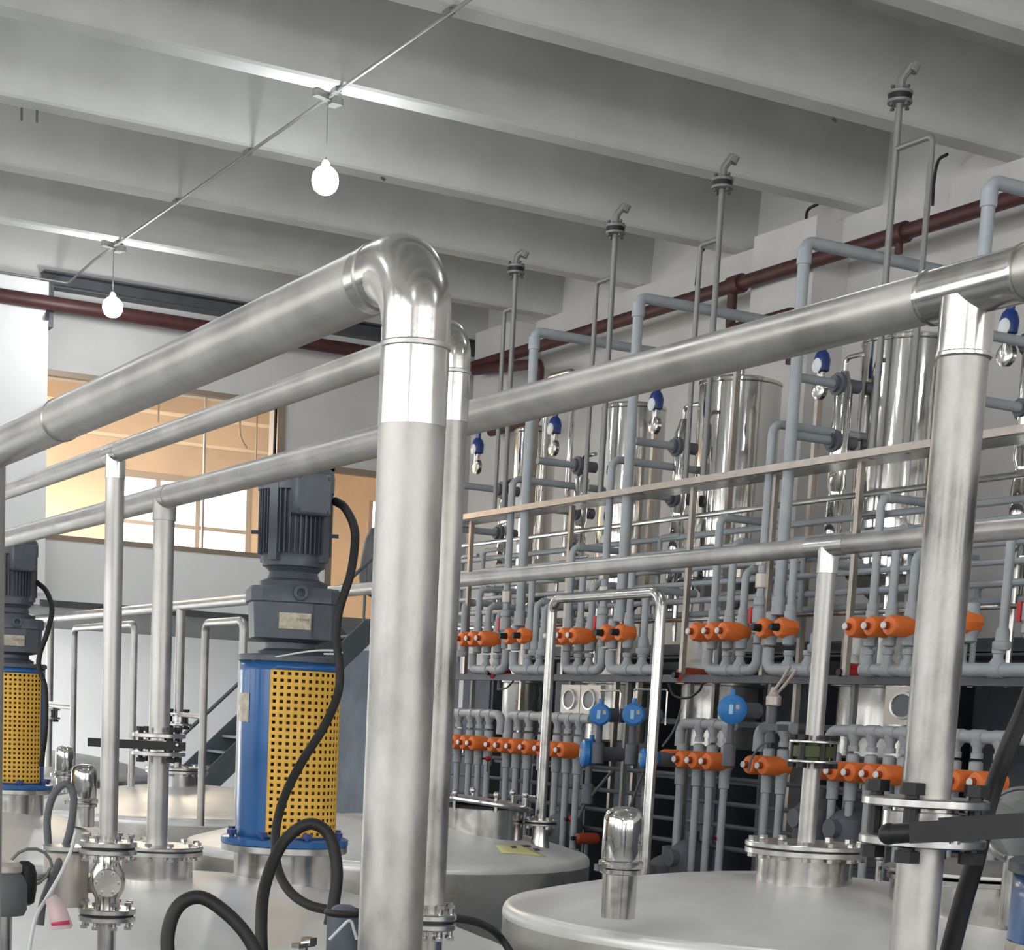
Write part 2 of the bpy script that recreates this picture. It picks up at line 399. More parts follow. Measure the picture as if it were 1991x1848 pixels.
# conduit with the hanging lamps: runs along the hall under the beams
KL = W(638, 190, Z=ZB-.03); XL = KL.x
q = W(125, 531, Y=YB-.2)
cd = fixed('lamp_conduit', 'thin grey conduit strung under the beams carrying the lamps', 'conduit', (XL, 5, ZB))
MB().tube([(XL, -8.5, ZB-.03), (XL, 19.9, ZB-.03), (q.x, YB-.36, ZB-.2), (-6, YB-.36, ZB-.16)], .014, .05, seg=8).build('tube', 'galv', cd)
for yy in [9.62+1.89*i for i in range(-4, 6)]: MB().box((XL, yy, ZB-.02), (.05, .09, .035)).build('clip', 'galv', cd)
y1 = KL.y; y2 = W(212, 478, Z=ZB-.03).y; sp = y2-y1
def lamp(x, y, lab, r=.085, drop=None, grp=None, first=[None]):
    loc = (x, y, ZB)
    if first[0] is not None: return dup(first[0], loc, label=lab, group=grp)
    t = thing('pendant_lamp', lab, 'lamp', loc, group=grp); first[0] = t
    MB().box((0, 0, -.03), (.30, .06, .05), .4).box((.05, 0, -.05), (.08, .12, .06)).build('junction_box', 'galv', t, org=(0, 0, 0))
    MB().cyl((0, 0, -.05), (0, 0, -.51), .006, seg=6).build('cord', 'galv', t, org=(0, 0, 0))
    MB().lathe([(.03, -.57), (.035, -.53), (.02, -.50)], seg=16).build('socket', 'cap', t, org=(0, 0, 0))
    MB().lathe([(.01, -.765), (.05, -.756), (.085, -.73), (.104, -.69), (.108, -.65), (.098, -.605), (.07, -.57), (.034, -.55)], seg=24).build('light_bulb', 'bulb', t, org=(0, 0, 0))
    return t
lamp(XL, y1, 'large lit bulb on a cord, the nearer and brighter of the two lamps')
lamp(XL, y2, 'small lit bulb on a cord in front of the red pipe at left')
for i, (x, y) in enumerate([(XL, y1-sp), (XL, y1-2*sp), (XL, y1-3*sp), (1.4, y1), (1.4, y1-sp), (1.4, y2-.6), (-3.5, y1-sp), (-3.5, y1-3*sp)]):
    lamp(x, y, 'added pendant bulb hanging unseen outside the picture for its light', grp='added pendant bulbs out of view')  # extra unseen bulbs, added to brighten the hall and back wall
# small hooks and specks under the ceiling
for px, py, lab in ((743, 347, 'tiny dark hook under the beam right of the nearer lamp'), (1620, 232, 'tiny dark bolt under the large beam at upper right')):
    q = W(px, py, Z=ZB-.01); tag(MB().cyl(q, q+Vector((0, 0, .05)), .015, seg=6).cyl(q, q+Vector((.03, 0, -.01)), .012, seg=6).build('ceiling_hook', 'steel'), lab, 'hook')
for i, (px, py) in enumerate(((42, 210), (72, 214))):
    q = W(px, py, Z=ZB-.0); tag(MB().cyl(q, q+Vector((0, 0, -.10)), .01, seg=6).build('ceiling_stud', 'steel'), '%s of the two short studs under the beam at upper left' % ('left' if i == 0 else 'right'), 'stud')
# ================================================================ tanks
def lat(K): return K/FPX
def center(px, d, z): return Vector((W(px, 1390, d=d).x, W(px, 1390, d=d).y, z))
def tank(label, c, r=1.53, rim=-.95, top=-.69, legs=True):
    t = fixed('process_tank', label, 'tank', (c.x, c.y, ZF), 'large round stainless process tanks')
    prof = [(r-.0, rim-.05), (r, rim-.036)]
    for k in range(1, 7):
        a = k/6*math.pi/2; prof.append((r-.05+.05*math.cos(a), rim-.035+.055*math.sin(a)))
    R1 = r-.05; z0 = rim+.02
    for k in range(1, 15):
        f = 1-k/14; prof.append((max(R1*f, .01), z0+(top-z0)*(1-f*f)))
    mb = MB(); mb.lathe(prof, (c.x, c.y, 0), seg=96); mb.f = mb.f[1:]
    mb.build('dome', 'dome', t, ang=50)
    MB().lathe([(r-.3, ZF+.5), (r-.004, ZF+.75), (r-.002, rim-.052), (r-.002, rim-.05)], (c.x, c.y, 0), seg=96).build('shell', 'shell', t)
    for k in range(4):
        a = math.pi/4+k*math.pi/2; MB().cyl((c.x+1.1*math.cos(a), c.y+1.1*math.sin(a), ZF), (c.x+1.1*math.cos(a), c.y+1.1*math.sin(a), ZF+.7), .06, seg=12).build('leg', 'shell', t)
    return t
T1 = center(1590, 8.75, 0); T2 = center(766, 13.1, 0); T3 = center(371, 16.8, 0); T4 = center(70, 21.8, 0)
N1 = center(372, 7.85, 0); N2 = center(-112, 12.2, 0); N0 = center(1890, 3.75, 0)
def domez(c, x, y, r=1.53, rim=-.95, top=-.69):
    if c is T1: top = -.735
    if c is T2: rim, top = -1.03, -.78
    if c is T3: rim, top = -1.05, -.80
    if c is N1 or c is N2: rim, top = -1.10, -.78
    q = math.hypot(x-c.x, y-c.y)/(r-.05); return (rim+.02)+(top-rim-.02)*max(0, 1-q*q)
tank('white-lit domed steel tank at lower right under the bolted flange plate', T1, top=-.735)
tank('domed steel tank with the yellow sticker, behind the thick front column', T2, rim=-1.03, top=-.78)
tank('domed steel tank at the back left behind the butterfly valves', T3, rim=-1.05, top=-.80)
tank('domed steel tank farthest back under the mezzanine', T4)
tank('domed steel tank at lower left carrying the large blue agitator', N1, rim=-1.10, top=-.78)
tank('domed steel tank at the left edge under the smaller blue agitator', N2, rim=-1.10, top=-.78)
# ================================================================ header pipes
def weld(p, ax, r, name='weld_ring', par=None, m='pipe'):
    ax = Vector(ax).normalized(); p = Vector(p)
    return MB().lathe([(r, -.006), (r+.0025, -.003), (r+.0025, .003), (r, .006)], p, ax, 28).build(name, m, par)
Yv = Vector((0, 1, 0)); Zv = Vector((0, 0, 1))
# front pipe: along the hall, elbow, thick column
c1 = W(815, 505, d=2.58); r1 = .0505
zb1 = -1.05
t = fixed('header_pipe', 'thickest steel pipe running from upper left to the elbow of the front column', 'pipe', (c1.x, c1.y, zb1))
MB().cyl((c1.x, c1.y, c1.z-.235), (c1.x, c1.y, zb1), r1, seg=40).build('column', 'column', t)
MB().tube([(c1.x, 13, c1.z), c1, (c1.x, c1.y, c1.z-.235)], r1, .115, seg=40, n=14).build('pipe_run', 'pipe', t)
MB().tube([c1+Yv*.16, c1, c1-Zv*.24], r1+.0008, .115, seg=40, n=14).build('elbow', 'ss', t)
weld((c1.x, c1.y, c1.z-.125), Zv, r1, par=t); weld((c1.x, c1.y+.125, c1.z), Yv, r1, par=t)
q = c1+Yv*2.0; weld((c1.x, W(120, 820, X=c1.x).y, c1.z), Yv, r1, par=t)
cy = W(-24, 880, X=c1.x).y
MB().cyl((c1.x, cy, c1.z), (c1.x, cy, -.9), r1*.98, seg=32).build('tee_column', 'pipe', t)
# second pipe with its smaller column
c2 = W(888, 645, d=3.98); r2 = .0345
zb2 = W(857, 1775, X=c2.x).z
t = fixed('header_pipe', 'middle slimmer steel pipe whose elbow peeps out behind the thick front column', 'pipe', (c2.x, c2.y, zb2))
MB().cyl((c2.x, c2.y, c2.z-.195), (c2.x, c2.y, zb2-.02), r2, seg=32).build('column', 'column', t)
MB().tube([(c2.x, 14, c2.z), c2, (c2.x, c2.y, c2.z-.195)], r2, .085, seg=32, n=12).build('pipe_run', 'pipe', t)
MB().tube([c2+Yv*.12, c2, c2-Zv*.20], r2+.0008, .085, seg=32, n=12).build('elbow', 'ss', t)
weld((c2.x, c2.y, c2.z-.09), Zv, r2, par=t)
y2t = W(225, 880, X=c2.x).y; z2b = W(208, 1640, X=c2.x).z
MB().cyl((c2.x, y2t, c2.z), (c2.x, y2t, z2b), r2*.96, seg=28).build('tee_column', 'pipe', t)
MB().lathe([(r2+.001, -.075), (r2+.001, .075)], (c2.x, y2t, c2.z), Yv, 28).lathe([(r2+.0012, -.09), (r2+.0012, -.01)], (c2.x, y2t, c2.z), Zv, 28).build('tee_fitting', 'ss', t)
# flange pairs on the second pipe
def flanged(name, label, cat, x, y, z, r, th, gap, nb, up=None, br=None, bh=None, bm='ss', gk=True, grp=None):
    t = fixed(name, label, cat, (x, y, z), grp); flange_pair(t, (x, y, z), r, th, gap, nb=nb, bm=bm, br=br, bh=bh, gk=gk); return t
zz = W(857, 1790, X=c2.x, ).z
q = W(860, 1798, X=c2.x); 
t = flanged('flange_joint', 'bolted steel flange joint at the foot of the slimmer column behind the front column', 'flange', c2.x, c2.y, q.z, .064, .016, .007, 8, br=.0095, bh=.085)
for i in range(0): pass
MB().cyl((c2.x, c2.y, domez(N1, c2.x, c2.y)-.3), (c2.x, c2.y, q.z-.02), r2*.95, seg=24).build('nozzle', 'ss', t)
# third pipe, on two tee columns
c3 = W(1885, 560, d=3.42); r3 = .0495
t = fixed('header_pipe', 'long steel pipe crossing the whole picture and rising to the tee at right', 'pipe', (c3.x, c3.y, c3.z))
MB().cyl((c3.x, -1.5, c3.z), (c3.x, 15, c3.z), r3, seg=36).build('pipe_run', 'pipe', t)
MB().lathe([(r3+.0035, -.15), (r3+.0035, .10)], c3, Yv, 36).lathe([(r3+.0035, -.13), (r3+.0035, -.02)], c3, Zv, 36).build('tee_fitting', 'ss', t)
for s in (-.15, .10): weld(c3+Yv*s, Yv, r3+.004, par=t, m='ss')
weld(c3-Zv*.13, Zv, r3+.003, par=t, m='ss')
zv = W(1800, 1556, X=c3.x).z
MB().cyl((c3.x, c3.y, c3.z), (c3.x, c3.y, zv-.01), r3, seg=36).build('tee_column', 'column', t)
y3 = W(320, 980, X=c3.x).y; z3b = W(300, 1420, X=c3.x).z
MB().cyl((c3.x, y3, c3.z), (c3.x, y3, z3b-.02), r3*.93, seg=32).build('tee_column', 'pipe', t)
MB().lathe([(r3+.002, -.09), (r3+.002, .09)], (c3.x, y3, c3.z), Yv, 32).lathe([(r3+.0022, -.10), (r3+.0022, -.01)], (c3.x, y3, c3.z), Zv, 32).build('tee_fitting', 'pipe', t)
# fourth pipe over the second row of tanks
c4 = W(1612, 1062, d=8.45); r4 = .0465
t = fixed('header_pipe', 'lower steel pipe crossing above the orange valves towards the right edge', 'pipe', (c4.x, c4.y, c4.z))
MB().cyl((c4.x, .5, c4.z), (c4.x, YL-1, c4.z), r4, seg=28).build('pipe_run', 'pipe', t)
MB().lathe([(r4+.004, -.14), (r4+.004, .14)], c4, Yv, 28).lathe([(r4+.004, -.13), (r4+.004, -.01)], c4, Zv, 28).build('tee_fitting', 'plate', t)
z4v = W(1590, 1438, X=c4.x).z; y4b = W(352, 1182, X=c4.x).y; y4c = W(98, 1205, X=c4.x).y
MB().cyl(c4, (c4.x, c4.y, z4v-.01), r4*.95, seg=28).build('tee_column', 'pipe', t)
for yy, pz in ((y4b, 1386), (y4c, 1376)):
    MB().cyl((c4.x, yy, c4.z), (c4.x, yy, W(350, pz, Y=yy).z), r4*.95, seg=20).build('tee_column', 'pipe', t)
# ================================================================ butterfly / wafer valves
def wafer(label, x, y, z, r, th, gap, wr, boltm='black', nb=4, lever=None, br=None, bh=None, body='ss', ph=.5, lt=.03):
    t = fixed('butterfly_valve', label, 'valve', (x, y, z)); c = Vector((x, y, z))
    for s, nm in ((1, 'upper_flange'), (-1, 'lower_flange')):
        p = c+Zv*(gap/2) if s > 0 else c-Zv*(gap/2+th)
        MB().lathe([(r-.004, 0), (r, .003), (r, th-.003), (r-.004, th)], p, seg=44).build(nm, 'plate', t)
    MB().lathe([(wr*.8, -gap/2), (wr*.8, -gap*.36), (wr, -gap*.33), (wr, gap*.33), (wr*.8, gap*.36), (wr*.8, gap/2)], c, seg=36).build('valve_body', body, t)
    bolts(t, c, r*.80, nb, br or r*.16, bh or (gap+2*th+.06), boltm, ph=ph)
    if lever:
        dv, L_, wd = lever; dv = Vector(dv).normalized(); pz = c+dv*(-wr*.2)
        mb = MB(); ang = math.atan2(dv.y, dv.x)
        mb.box(c+dv*(L_/2-.03), (L_, wd, lt), ang).box(c+dv*(L_*.5)+Zv*(lt*.45), (L_*.9, wd*.6, lt*.25), ang)
        mb.build('lever', 'black', t)
        MB().ball(c+dv*(L_-.03), lt*.62).build('lever_tip', 'black', t)
        MB().cyl(c-dv*.02-Zv*(lt*.55), c-dv*.02+Zv*(lt*.8), wd*.35, seg=12).build('pivot', 'ss', t)
    return t
# right valve on the third pipe's column
q = W(1797, 1598, X=c3.x)
camr = ux.x
t = wafer('large flanged valve with black bolts at lower right on the thick column', c3.x, c3.y, q.z, .127, .019, .060, .085, lever=None, br=.026, bh=.160, nb=4, ph=.35)
VR = q
lv = fixed('valve_lever', 'long black valve lever reaching out of the picture at lower right', 'lever', W(1850, 1632, d=3.26))
a = W(1768, 1620, d=3.27); b_ = W(2060, 1604, d=3.10)
ang = math.atan2((b_-a).y, (b_-a).x)
mb = MB(); u = (b_-a).normalized(); L_ = (b_-a).length
uu = u.cross(Zv).normalized(); mb.box((a+b_)/2+u*.01, (L_, .05, .040), mx=Matrix((u, -uu, u.cross(-uu))).transposed()); mb.box((a+b_)/2+u*.03+Zv*.022, (L_-.06, .03, .006), mx=Matrix((u, -uu, u.cross(-uu))).transposed()); mb.build('lever_arm', 'black', lv, ang=30)
MB().tube([a-u*.045+Zv*.0, a+u*.05], .019, seg=12).ball(a-u*.04, .021).build('lever_tip', 'black', lv)
MB().cyl(a+u*.09-Zv*.026, a+u*.09+Zv*.024, .010, seg=10).build('rivet', 'ss', lv)
# column under it
tag(MB().cyl((c3.x, c3.y, q.z-.05), (c3.x, c3.y, -1.4), r3*.96, seg=36).build('tank_nozzle_pipe', 'pipe'), 'steel pipe stub below the large flanged valve at lower right', 'pipe')
# left butterfly with flat black lever
q = W(290, 1446, X=c3.x)
t = wafer('butterfly valve with a flat black lever on the left thick column', c3.x, y3, q.z, .118, .020, .060, .08, nb=4, br=.021, bh=.155, ph=.15)
a = W(172, 1447, d=7.42); b_ = W(360, 1449, d=7.42)
MB().box((a+b_)/2, ((b_-a).length, .035, .036), math.atan2((b_-a).y, (b_-a).x)).build('lever', 'black', t)
MB().cyl(W(344, 1449, d=7.40), W(344, 1449, d=7.37), .006, seg=10).build('rivet', 'cap', t)
z3p = W(330, 1651, d=7.64).z
tag(MB().cyl((c3.x, y3, q.z-.05), (c3.x, y3, z3p), r3*.95, seg=28).build('tank_nozzle_pipe', 'pipe'), 'steel pipe between the flat black lever and the round cover plate', 'pipe')
# green gasket valve on the fourth pipe's column
q = W(1583, 1462, X=c4.x)
t = wafer('small flanged valve with a green wafer and black bolts, in front of the orange valves', c4.x, c4.y, q.z, .122, .014, .082, .098, body='grn', nb=6, br=.027, bh=.16, ph=.3)
z4p = W(1562, 1643, d=8.5).z
tag(MB().cyl((c4.x, c4.y, q.z-.05), (c4.x, c4.y, z4p), r4*.95, seg=28).build('tank_nozzle_pipe', 'pipe'), 'pale steel pipe between the green wafer valve and the bolted plate', 'pipe')
for yy, pxx, pyy, lab, p2 in ((y4b, 352, 1399, 'small flanged valve on the thin column left of the blue agitator', 1500), (y4c, 98, 1388, 'small flanged valve half hidden behind the smaller agitator', 1500)):
    q = W(pxx, pyy, Y=yy)
    wafer(lab, c4.x, yy, q.z, .13, .022, .08, .09, nb=4, br=.026, bh=.19, ph=.2)
    zb_ = domez(T3 if yy == y4b else T4, c4.x, yy)
    tag(MB().cyl((c4.x, yy, q.z-.06), (c4.x, yy, zb_-.02), r4*.9, seg=20).build('tank_nozzle_pipe', 'pipe'), 'thin steel pipe below the '+lab.replace('small ', ''), 'pipe')
# ---- round bolted cover plates with necks
def cover(label, x, y, z, r, tank_c, nb=12, nr=.78):
    t = fixed('manway_cover', label, 'cover', (x, y, z)); c = Vector((x, y, z)); th = r*.085
    MB().lathe([(r-.005, -th), (r, -th+.004), (r, -.004), (r-.005, 0)], c, seg=56).build('cover_plate', 'plate', t)
    MB().lathe([(r*.97, -th*1.25), (r*.97, -th)], c, seg=48).build('gasket', 'black', t)
    MB().lathe([(r-.005, -th*2.3), (r, -th*2.2), (r, -th*1.3), (r-.005, -th*1.25)], c, seg=56).build('neck_flange', 'plate', t)
    MB().lathe([(r*nr, domez(tank_c, x, y)-z-.12), (r*nr, -th*2.3)], c, seg=48).build('neck', 'ss', t)
    bolts(t, c-Zv*th*1.2, r*.90, nb, r*.075, th*2+.045, 'ss')
    return t
q = W(330, 1650, d=7.60)
cover('round bolted cover plate under the left column in front of the blue agitator', c3.x, y3, z3p, .208, N1)
cover('round bolted cover plate on the white-lit tank at lower right', c4.x, c4.y, z4p, .30, T1, nb=14)
zp = W(352, 1492, Y=y4b).z
cover('small round bolted cover on the back left tank', c4.x, y4b, zp, .30, T3, nb=12)
# ---- second pipe's ball valve stack at lower left
t = fixed('ball_valve', 'steel flanged ball valve at lower left below the slim bright column', 'valve', (c2.x, y2t, -.8))
qa = W(208, 1648, X=c2.x); qb = W(207, 1778, X=c2.x)
for q, nm in ((qa, 'top'), (qb, 'low')):
    flange_pair(t, (c2.x, y2t, q.z), .105, .020, .008, nb=8, br=.014, bh=.10)
MB().lathe([(.045, qb.z+.02), (.045, qb.z+.06), (.062, (qa.z+qb.z)/2-.03), (.066, (qa.z+qb.z)/2), (.062, (qa.z+qb.z)/2+.03), (.045, qa.z-.06), (.045, qa.z-.02)], (c2.x, y2t, 0), seg=28).build('valve_body', 'ss', t)
cm = Vector((c2.x, y2t, (qa.z+qb.z)/2)); tc = -Vector((cm.x, cm.y, 0)).normalized()
MB().cyl(cm, cm+tc*.085, .05, seg=20).build('bonnet', 'ss', t)
bolts(t, cm+tc*.085, .040, 6, .008, .02, 'ss', ax=tc)
MB().cyl((c2.x, y2t, qb.z-.02), (c2.x, y2t, domez(N1, c2.x, y2t)-.3), r2, seg=24).build('nozzle', 'ss', t)
# ================================================================ blue agitator drives
def drive(label, loc, phi, grp, g0=-22, g1=84, neck=-.33):
    """gear motor on a blue lantern; phi is the heading its guard faces, z=0 is the blue flange"""
    t = thing('agitator_drive', label, 'agitator', loc, 0, grp)
    B = lambda mb, n, m, p=None, **k_: mb.build(n, m, p or t, org=(0, 0, 0), **k_)
    pol = lambda a, r, z: Vector((r*math.cos(phi+R(a)), r*math.sin(phi+R(a)), z))
    B(MB().lathe([(.235, neck), (.235, -.035)], seg=48), 'neck', 'ss')
    B(MB().lathe([(.29, -.035), (.295, -.031), (.295, -.004), (.29, 0)], seg=56), 'mounting_flange', 'plate')
    B(MB().lathe([(.295, 0), (.298, .004), (.298, .028), (.29, .032), (.235, .036)], seg=56), 'lantern_flange', 'blue')
    bolts(t, (0, 0, .02), .265, 8, .024, .09, 'nblue')
    # lantern shell with a window cut into it
    mb = MB(); n = 96; rr = .232; zs = [.03, .055, .79, .835]
    for z in zs:
        for i in range(n): mb.v.append(pol(360*i/n, rr, z))
    for k in range(3):
        for i in range(n):
            a = (360*i/n+1.9+180) % 360-180
            if k == 1 and g0+2 < a < g1-2: continue
            mb.f.append([k*n+i, k*n+(i+1) % n, (k+1)*n+(i+1) % n, (k+1)*n+i])
    sh = B(mb, 'lantern', 'blue')
    md = sh.modifiers.new('thick', 'SOLIDIFY'); md.thickness = .006; md.offset = -1
    B(MB().cyl((0, 0, .03), (0, 0, .83), .05, seg=20).cyl((0, 0, .34), (0, 0, .5), .09, seg=20), 'shaft_coupling', 'steel')
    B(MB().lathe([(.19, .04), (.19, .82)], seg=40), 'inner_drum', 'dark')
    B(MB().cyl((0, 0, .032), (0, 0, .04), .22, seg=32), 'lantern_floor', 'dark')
    # perforated yellow guard
    mb = MB(); cols, rows = 13, 24; rg = .238; za, zb_ = .045, .80; hw = .30
    aa = []; st_ = (g1-g0-3)/cols
    for c in range(cols):
        a0 = g0+1.5+c*st_; aa += [a0, a0+st_*.26, a0+st_*.74]
    aa.append(g1-1.5); aa[0] -= 1.5; aa[-1] += 1.5
    zz_ = []; sz = (zb_-za)/rows
    for r_ in range(rows): z0 = za+r_*sz; zz_ += [z0, z0+sz*.27, z0+sz*.73]
    zz_.append(zb_)
    for z in zz_:
        for a in aa: mb.v.append(pol(a, rg, z))
    na = len(aa)
    for i in range(len(zz_)-1):
        for j in range(na-1):
            if i % 3 == 1 and j % 3 == 1: continue
            mb.f.append([i*na+j, i*na+j+1, (i+1)*na+j+1, (i+1)*na+j])
    gd = B(mb, 'perforated_guard', 'yellow'); md = gd.modifiers.new('thick', 'SOLIDIFY'); md.thickness = .003
    gd['label'] = 'yellow guard with square holes'
    mb = MB()
    for i in range(7):
        for k in (0, .13): mb.v.append(pol(-84+i*5.5, .2350, .56+k))
        if i: mb.f.append([2*i-2, 2*i, 2*i+1, 2*i-1])
    B(mb, 'rating_plate', 'label')
    B(MB().lathe([(.232, .835), (.243, .84), (.243, .862), (.235, .868), (.06, .870)], seg=56), 'top_cover', 'motor')
    # gearbox
    B(MB().lathe([(.15, .868), (.155, .885), (.12, .90), (.12, .925), (.19, .94)], seg=40), 'lower_neck', 'motor')
    gb_ = MB()
    def oct_(z, r, k=1.08, n_=24):
        i0 = len(gb_.v)
        for i in range(n_):
            a = 2*math.pi*(i+.5)/n_; ca, sa = math.cos(a), math.sin(a); s_ = (abs(ca)**5+abs(sa)**5)**(-1/5)
            gb_.v.append(Vector((math.cos(phi+.10)*ca*r*s_-math.sin(phi+.10)*sa*r*k*s_, math.sin(phi+.10)*ca*r*s_+math.cos(phi+.10)*sa*r*k*s_, z)))
        return i0
    lv_ = [(.935, .150), (.942, .176), (1.09, .184), (1.10, .184), (1.105, .196), (1.16, .196), (1.172, .188)]
    last = None
    for z, r in lv_:
        i = oct_(z, r)
        if last is None: gb_.f.append(list(range(i, i+24))[::-1])
        else: gb_.link(last, i, 24)
        last = i
    gb_.f.append(list(range(last, last+24))); gbx = B(gb_, 'gearbox', 'motor')
    f = pol(0, 1, 0); s = pol(90, 1, 0)
    def plate(a, r, z, wd, ht, th, nm, m, par=None, extra=0):
        mb2 = MB(); mb2.box(pol(a, r, z), (th, wd, ht), phi+R(a+extra)); return B(mb2, nm, m, par)
    plate(4, .183, 1.02, .145, .072, .010, 'nameplate', 'label', gbx, 1.7)
    for i in range(5): MB().box(pol(4, .1885, 1.028)+s*(.012+i*.0125), (.003, .006, .009), phi+R(2)).build('plate_mark', 'wfr', gbx, org=(0, 0, 0))
    plate(40, .208, 1.02, .085, .15, .03, 'side_cover', 'motor', gbx, -12)
    # lifting eye
    e = MB()
    e.sweep([pol(10, .215, 1.145)+Vector((0, 0, .026*math.cos(2*math.pi*k/14)))+s*(.026*math.sin(2*math.pi*k/14)) for k in range(15)], .009, 8, False)
    B(e, 'lifting_eye', 'motor')
    B(MB().lathe([(.155, 1.17), (.16, 1.20), (.12, 1.215), (.11, 1.245), (.135, 1.27)], seg=40), 'adapter', 'motor')
    # motor body with fins
    B(MB().lathe([(.12, 1.262), (.145, 1.27), (.150, 1.31), (.145, 1.32), (.145, 1.62)], seg=40), 'motor_body', 'motor')
    fn = MB()
    for i in range(44):
        a = 360/44*i
        fn.box(pol(a, .150, 1.475), (.036, .0045, .30), phi+R(a))
    B(fn, 'cooling_fins', 'motor')
    for a in (-35, 55, 145, 235): 
        mb2 = MB(); mb2.box(pol(a, .160, 1.46), (.03, .045, .34), phi+R(a)); B(mb2, 'mounting_rib', 'motor')
    B(MB().lathe([(.150, 1.60), (.174, 1.605), (.174, 1.675), (.168, 1.70), (.14, 1.73), (.09, 1.75), (.01, 1.755)], seg=40), 'fan_cover', 'motor')
    tb = MB(); tb.box(pol(22, .185, 1.58), (.07, .175, .18), phi+R(22)); tbo = B(tb, 'terminal_box', 'motor')
    bv = tbo.modifiers.new('bev', 'BEVEL'); bv.width = .012; bv.segments = 2
    for dy_ in (-.07, .07):
        for dz_ in (-.072, .072):
            c_ = pol(22, .221, 1.58+dz_)+pol(112, dy_, 0); MB().cyl(c_, c_+pol(22, .006, 0), .008, seg=8).build('screw', 'steel', tbo, org=(0, 0, 0))
    for a in (-92, 88):
        B(MB().cyl(pol(a, .15, 1.42), pol(a, .20, 1.42), .009, seg=8), 'lug', 'motor')
    return t
def heading(p): return math.atan2(-p.y, -p.x)
zfl = W(552, 1628, d=8.2).z
m1 = W(558, 1500, d=8.15); m1 = Vector((m1.x, m1.y, zfl-.03))
drive('large blue agitator drive with a yellow perforated guard and grey gear motor', m1, heading(m1), 'blue agitator drives')
m2 = W(20, 1500, d=12.3); m2 = Vector((m2.x, m2.y, W(20, 1524, d=12.3).z-.03))
drive('smaller-looking blue agitator drive cut off by the left edge', m2, heading(m2), 'blue agitator drives', g0=-45, g1=58)
m3 = W(2190, 1700, d=3.75); m3 = Vector((m3.x, m3.y, W(2190, 1680, d=3.75).z-.87))
drive('blue agitator housing cut off by the right edge at lower right', m3, heading(m3), 'blue agitator drives')
# ================================================================ chrome breathers
def breather(label, px, py, d, r, h, nh, tank_c):
    p = W(px, py, d=d); t = fixed('tank_breather', label, 'breather', p)
    MB().lathe([(r*.98, 0), (r, .01), (r, h*.70), (r*.965, h*.81), (r*.87, h*.90), (r*.68, h*.96), (r*.38, h*.995), (.005, h*1.005)], p, seg=40).build('dome_cap', 'mirror', t)
    MB().lathe([(r*1.1, -.035), (r*1.12, -.03), (r*1.12, -.008), (r*.98, 0)], p, seg=36).lathe([(r*.9, -.065), (r*1.05, -.06), (r*1.05, -.042), (r*.9, -.038)], p, seg=36).build('clamp_ring', 'ss', t)
    MB().cyl(p-Zv*nh, p-Zv*.036, r*.86, seg=32).build('neck', 'ss', t)
    MB().box(p+Vector((-r*1.2, 0, -.035)), (.05, .03, .03)).build('clamp_screw', 'ss', t)
    return t
breather('polished cylindrical breather on the white-lit tank at lower right', 1208, 1672, 7.75, .089, .235, .26, T1)
breather('polished cylindrical breather behind the slim bright column at left', 163, 1552, 12.2, .088, .235, .20, N2)
breather('distant polished breather beside the smaller agitator', 126, 1500, 16.2, .088, .235, .20, T3)
# ================================================================ tank 2 details
p = W(940, 1580, d=12.9)
t = fixed('manhole', 'steel manhole with a tilted lid on the sticker tank', 'manhole', (p.x, p.y, p.z))
zt = domez(T2, p.x, p.y)
MB().lathe([(.30, zt-p.z-.1), (.30, .03), (.31, .035), (.29, .055), (.26, .06)], p, seg=48).build('rim', 'ss', t)
tilt = Matrix.Rotation(R(7), 3, 'Y')
ld = MB(); ax = tilt @ Zv
ld.lathe([(.365, .055), (.37, .06), (.37, .075), (.33, .09), (.18, .105), (.01, .11)], p, ax, 48); ld.build('lid', 'ss', t)
MB().lathe([(.372, .047), (.372, .06)], p, ax, 48).build('lid_gasket', 'pvcd', t)
for k in range(6):
    a = k*math.pi/3+.3; q = p+Vector((.31*math.cos(a), .31*math.sin(a), .02)); MB().cyl(q, q+Zv*.12, .014, seg=8).ball(q+Zv*.125, .024).build('swing_bolt', 'ss', t)
MB().tube([p+Vector((.30, -.1, .12)), p+Vector((.44, -.1, .12)), p+Vector((.44, .1, .12)), p+Vector((.30, .1, .12))], .012, .02).build('hinge', 'ss', t)
# frame arches made of thin pipe
ar = W(1075, 1172, d=12.6)
XA = ar.x
pa = W(1075, 1172, X=XA); pb = W(1288, 1143, X=XA); za_ = (pa.z+pb.z)/2
t = fixed('pipe_arch', 'slim steel pipe arch standing before the orange valves', 'pipe', (XA, pa.y, -.8))
zl1 = W(1050, 1600, X=XA).z; zl2 = -1.4
MB().tube([(XA, pa.y, zl1), (XA, pa.y, za_), (XA, pb.y, za_), (XA, pb.y, zl2)], .036, .10, seg=20).build('arch_pipe', 'ss', t)
q = Vector((XA, pa.y, zl1)); flange_pair(t, q, .125, .014, .012, nb=4, br=.02, bh=.085)
MB().lathe([(.075, domez(T2, XA, pa.y)-q.z-.05), (.06, -.1), (.06, -.02)], q, seg=24).build('nozzle', 'ss', t)
XA2 = W(145, 1222, d=18.2).x
pts = [(145, 1222), (400, 1212), (474, 1204)]
ya1, ya2, ya3 = [W(a, 1215, X=XA2).y for a, _ in pts]
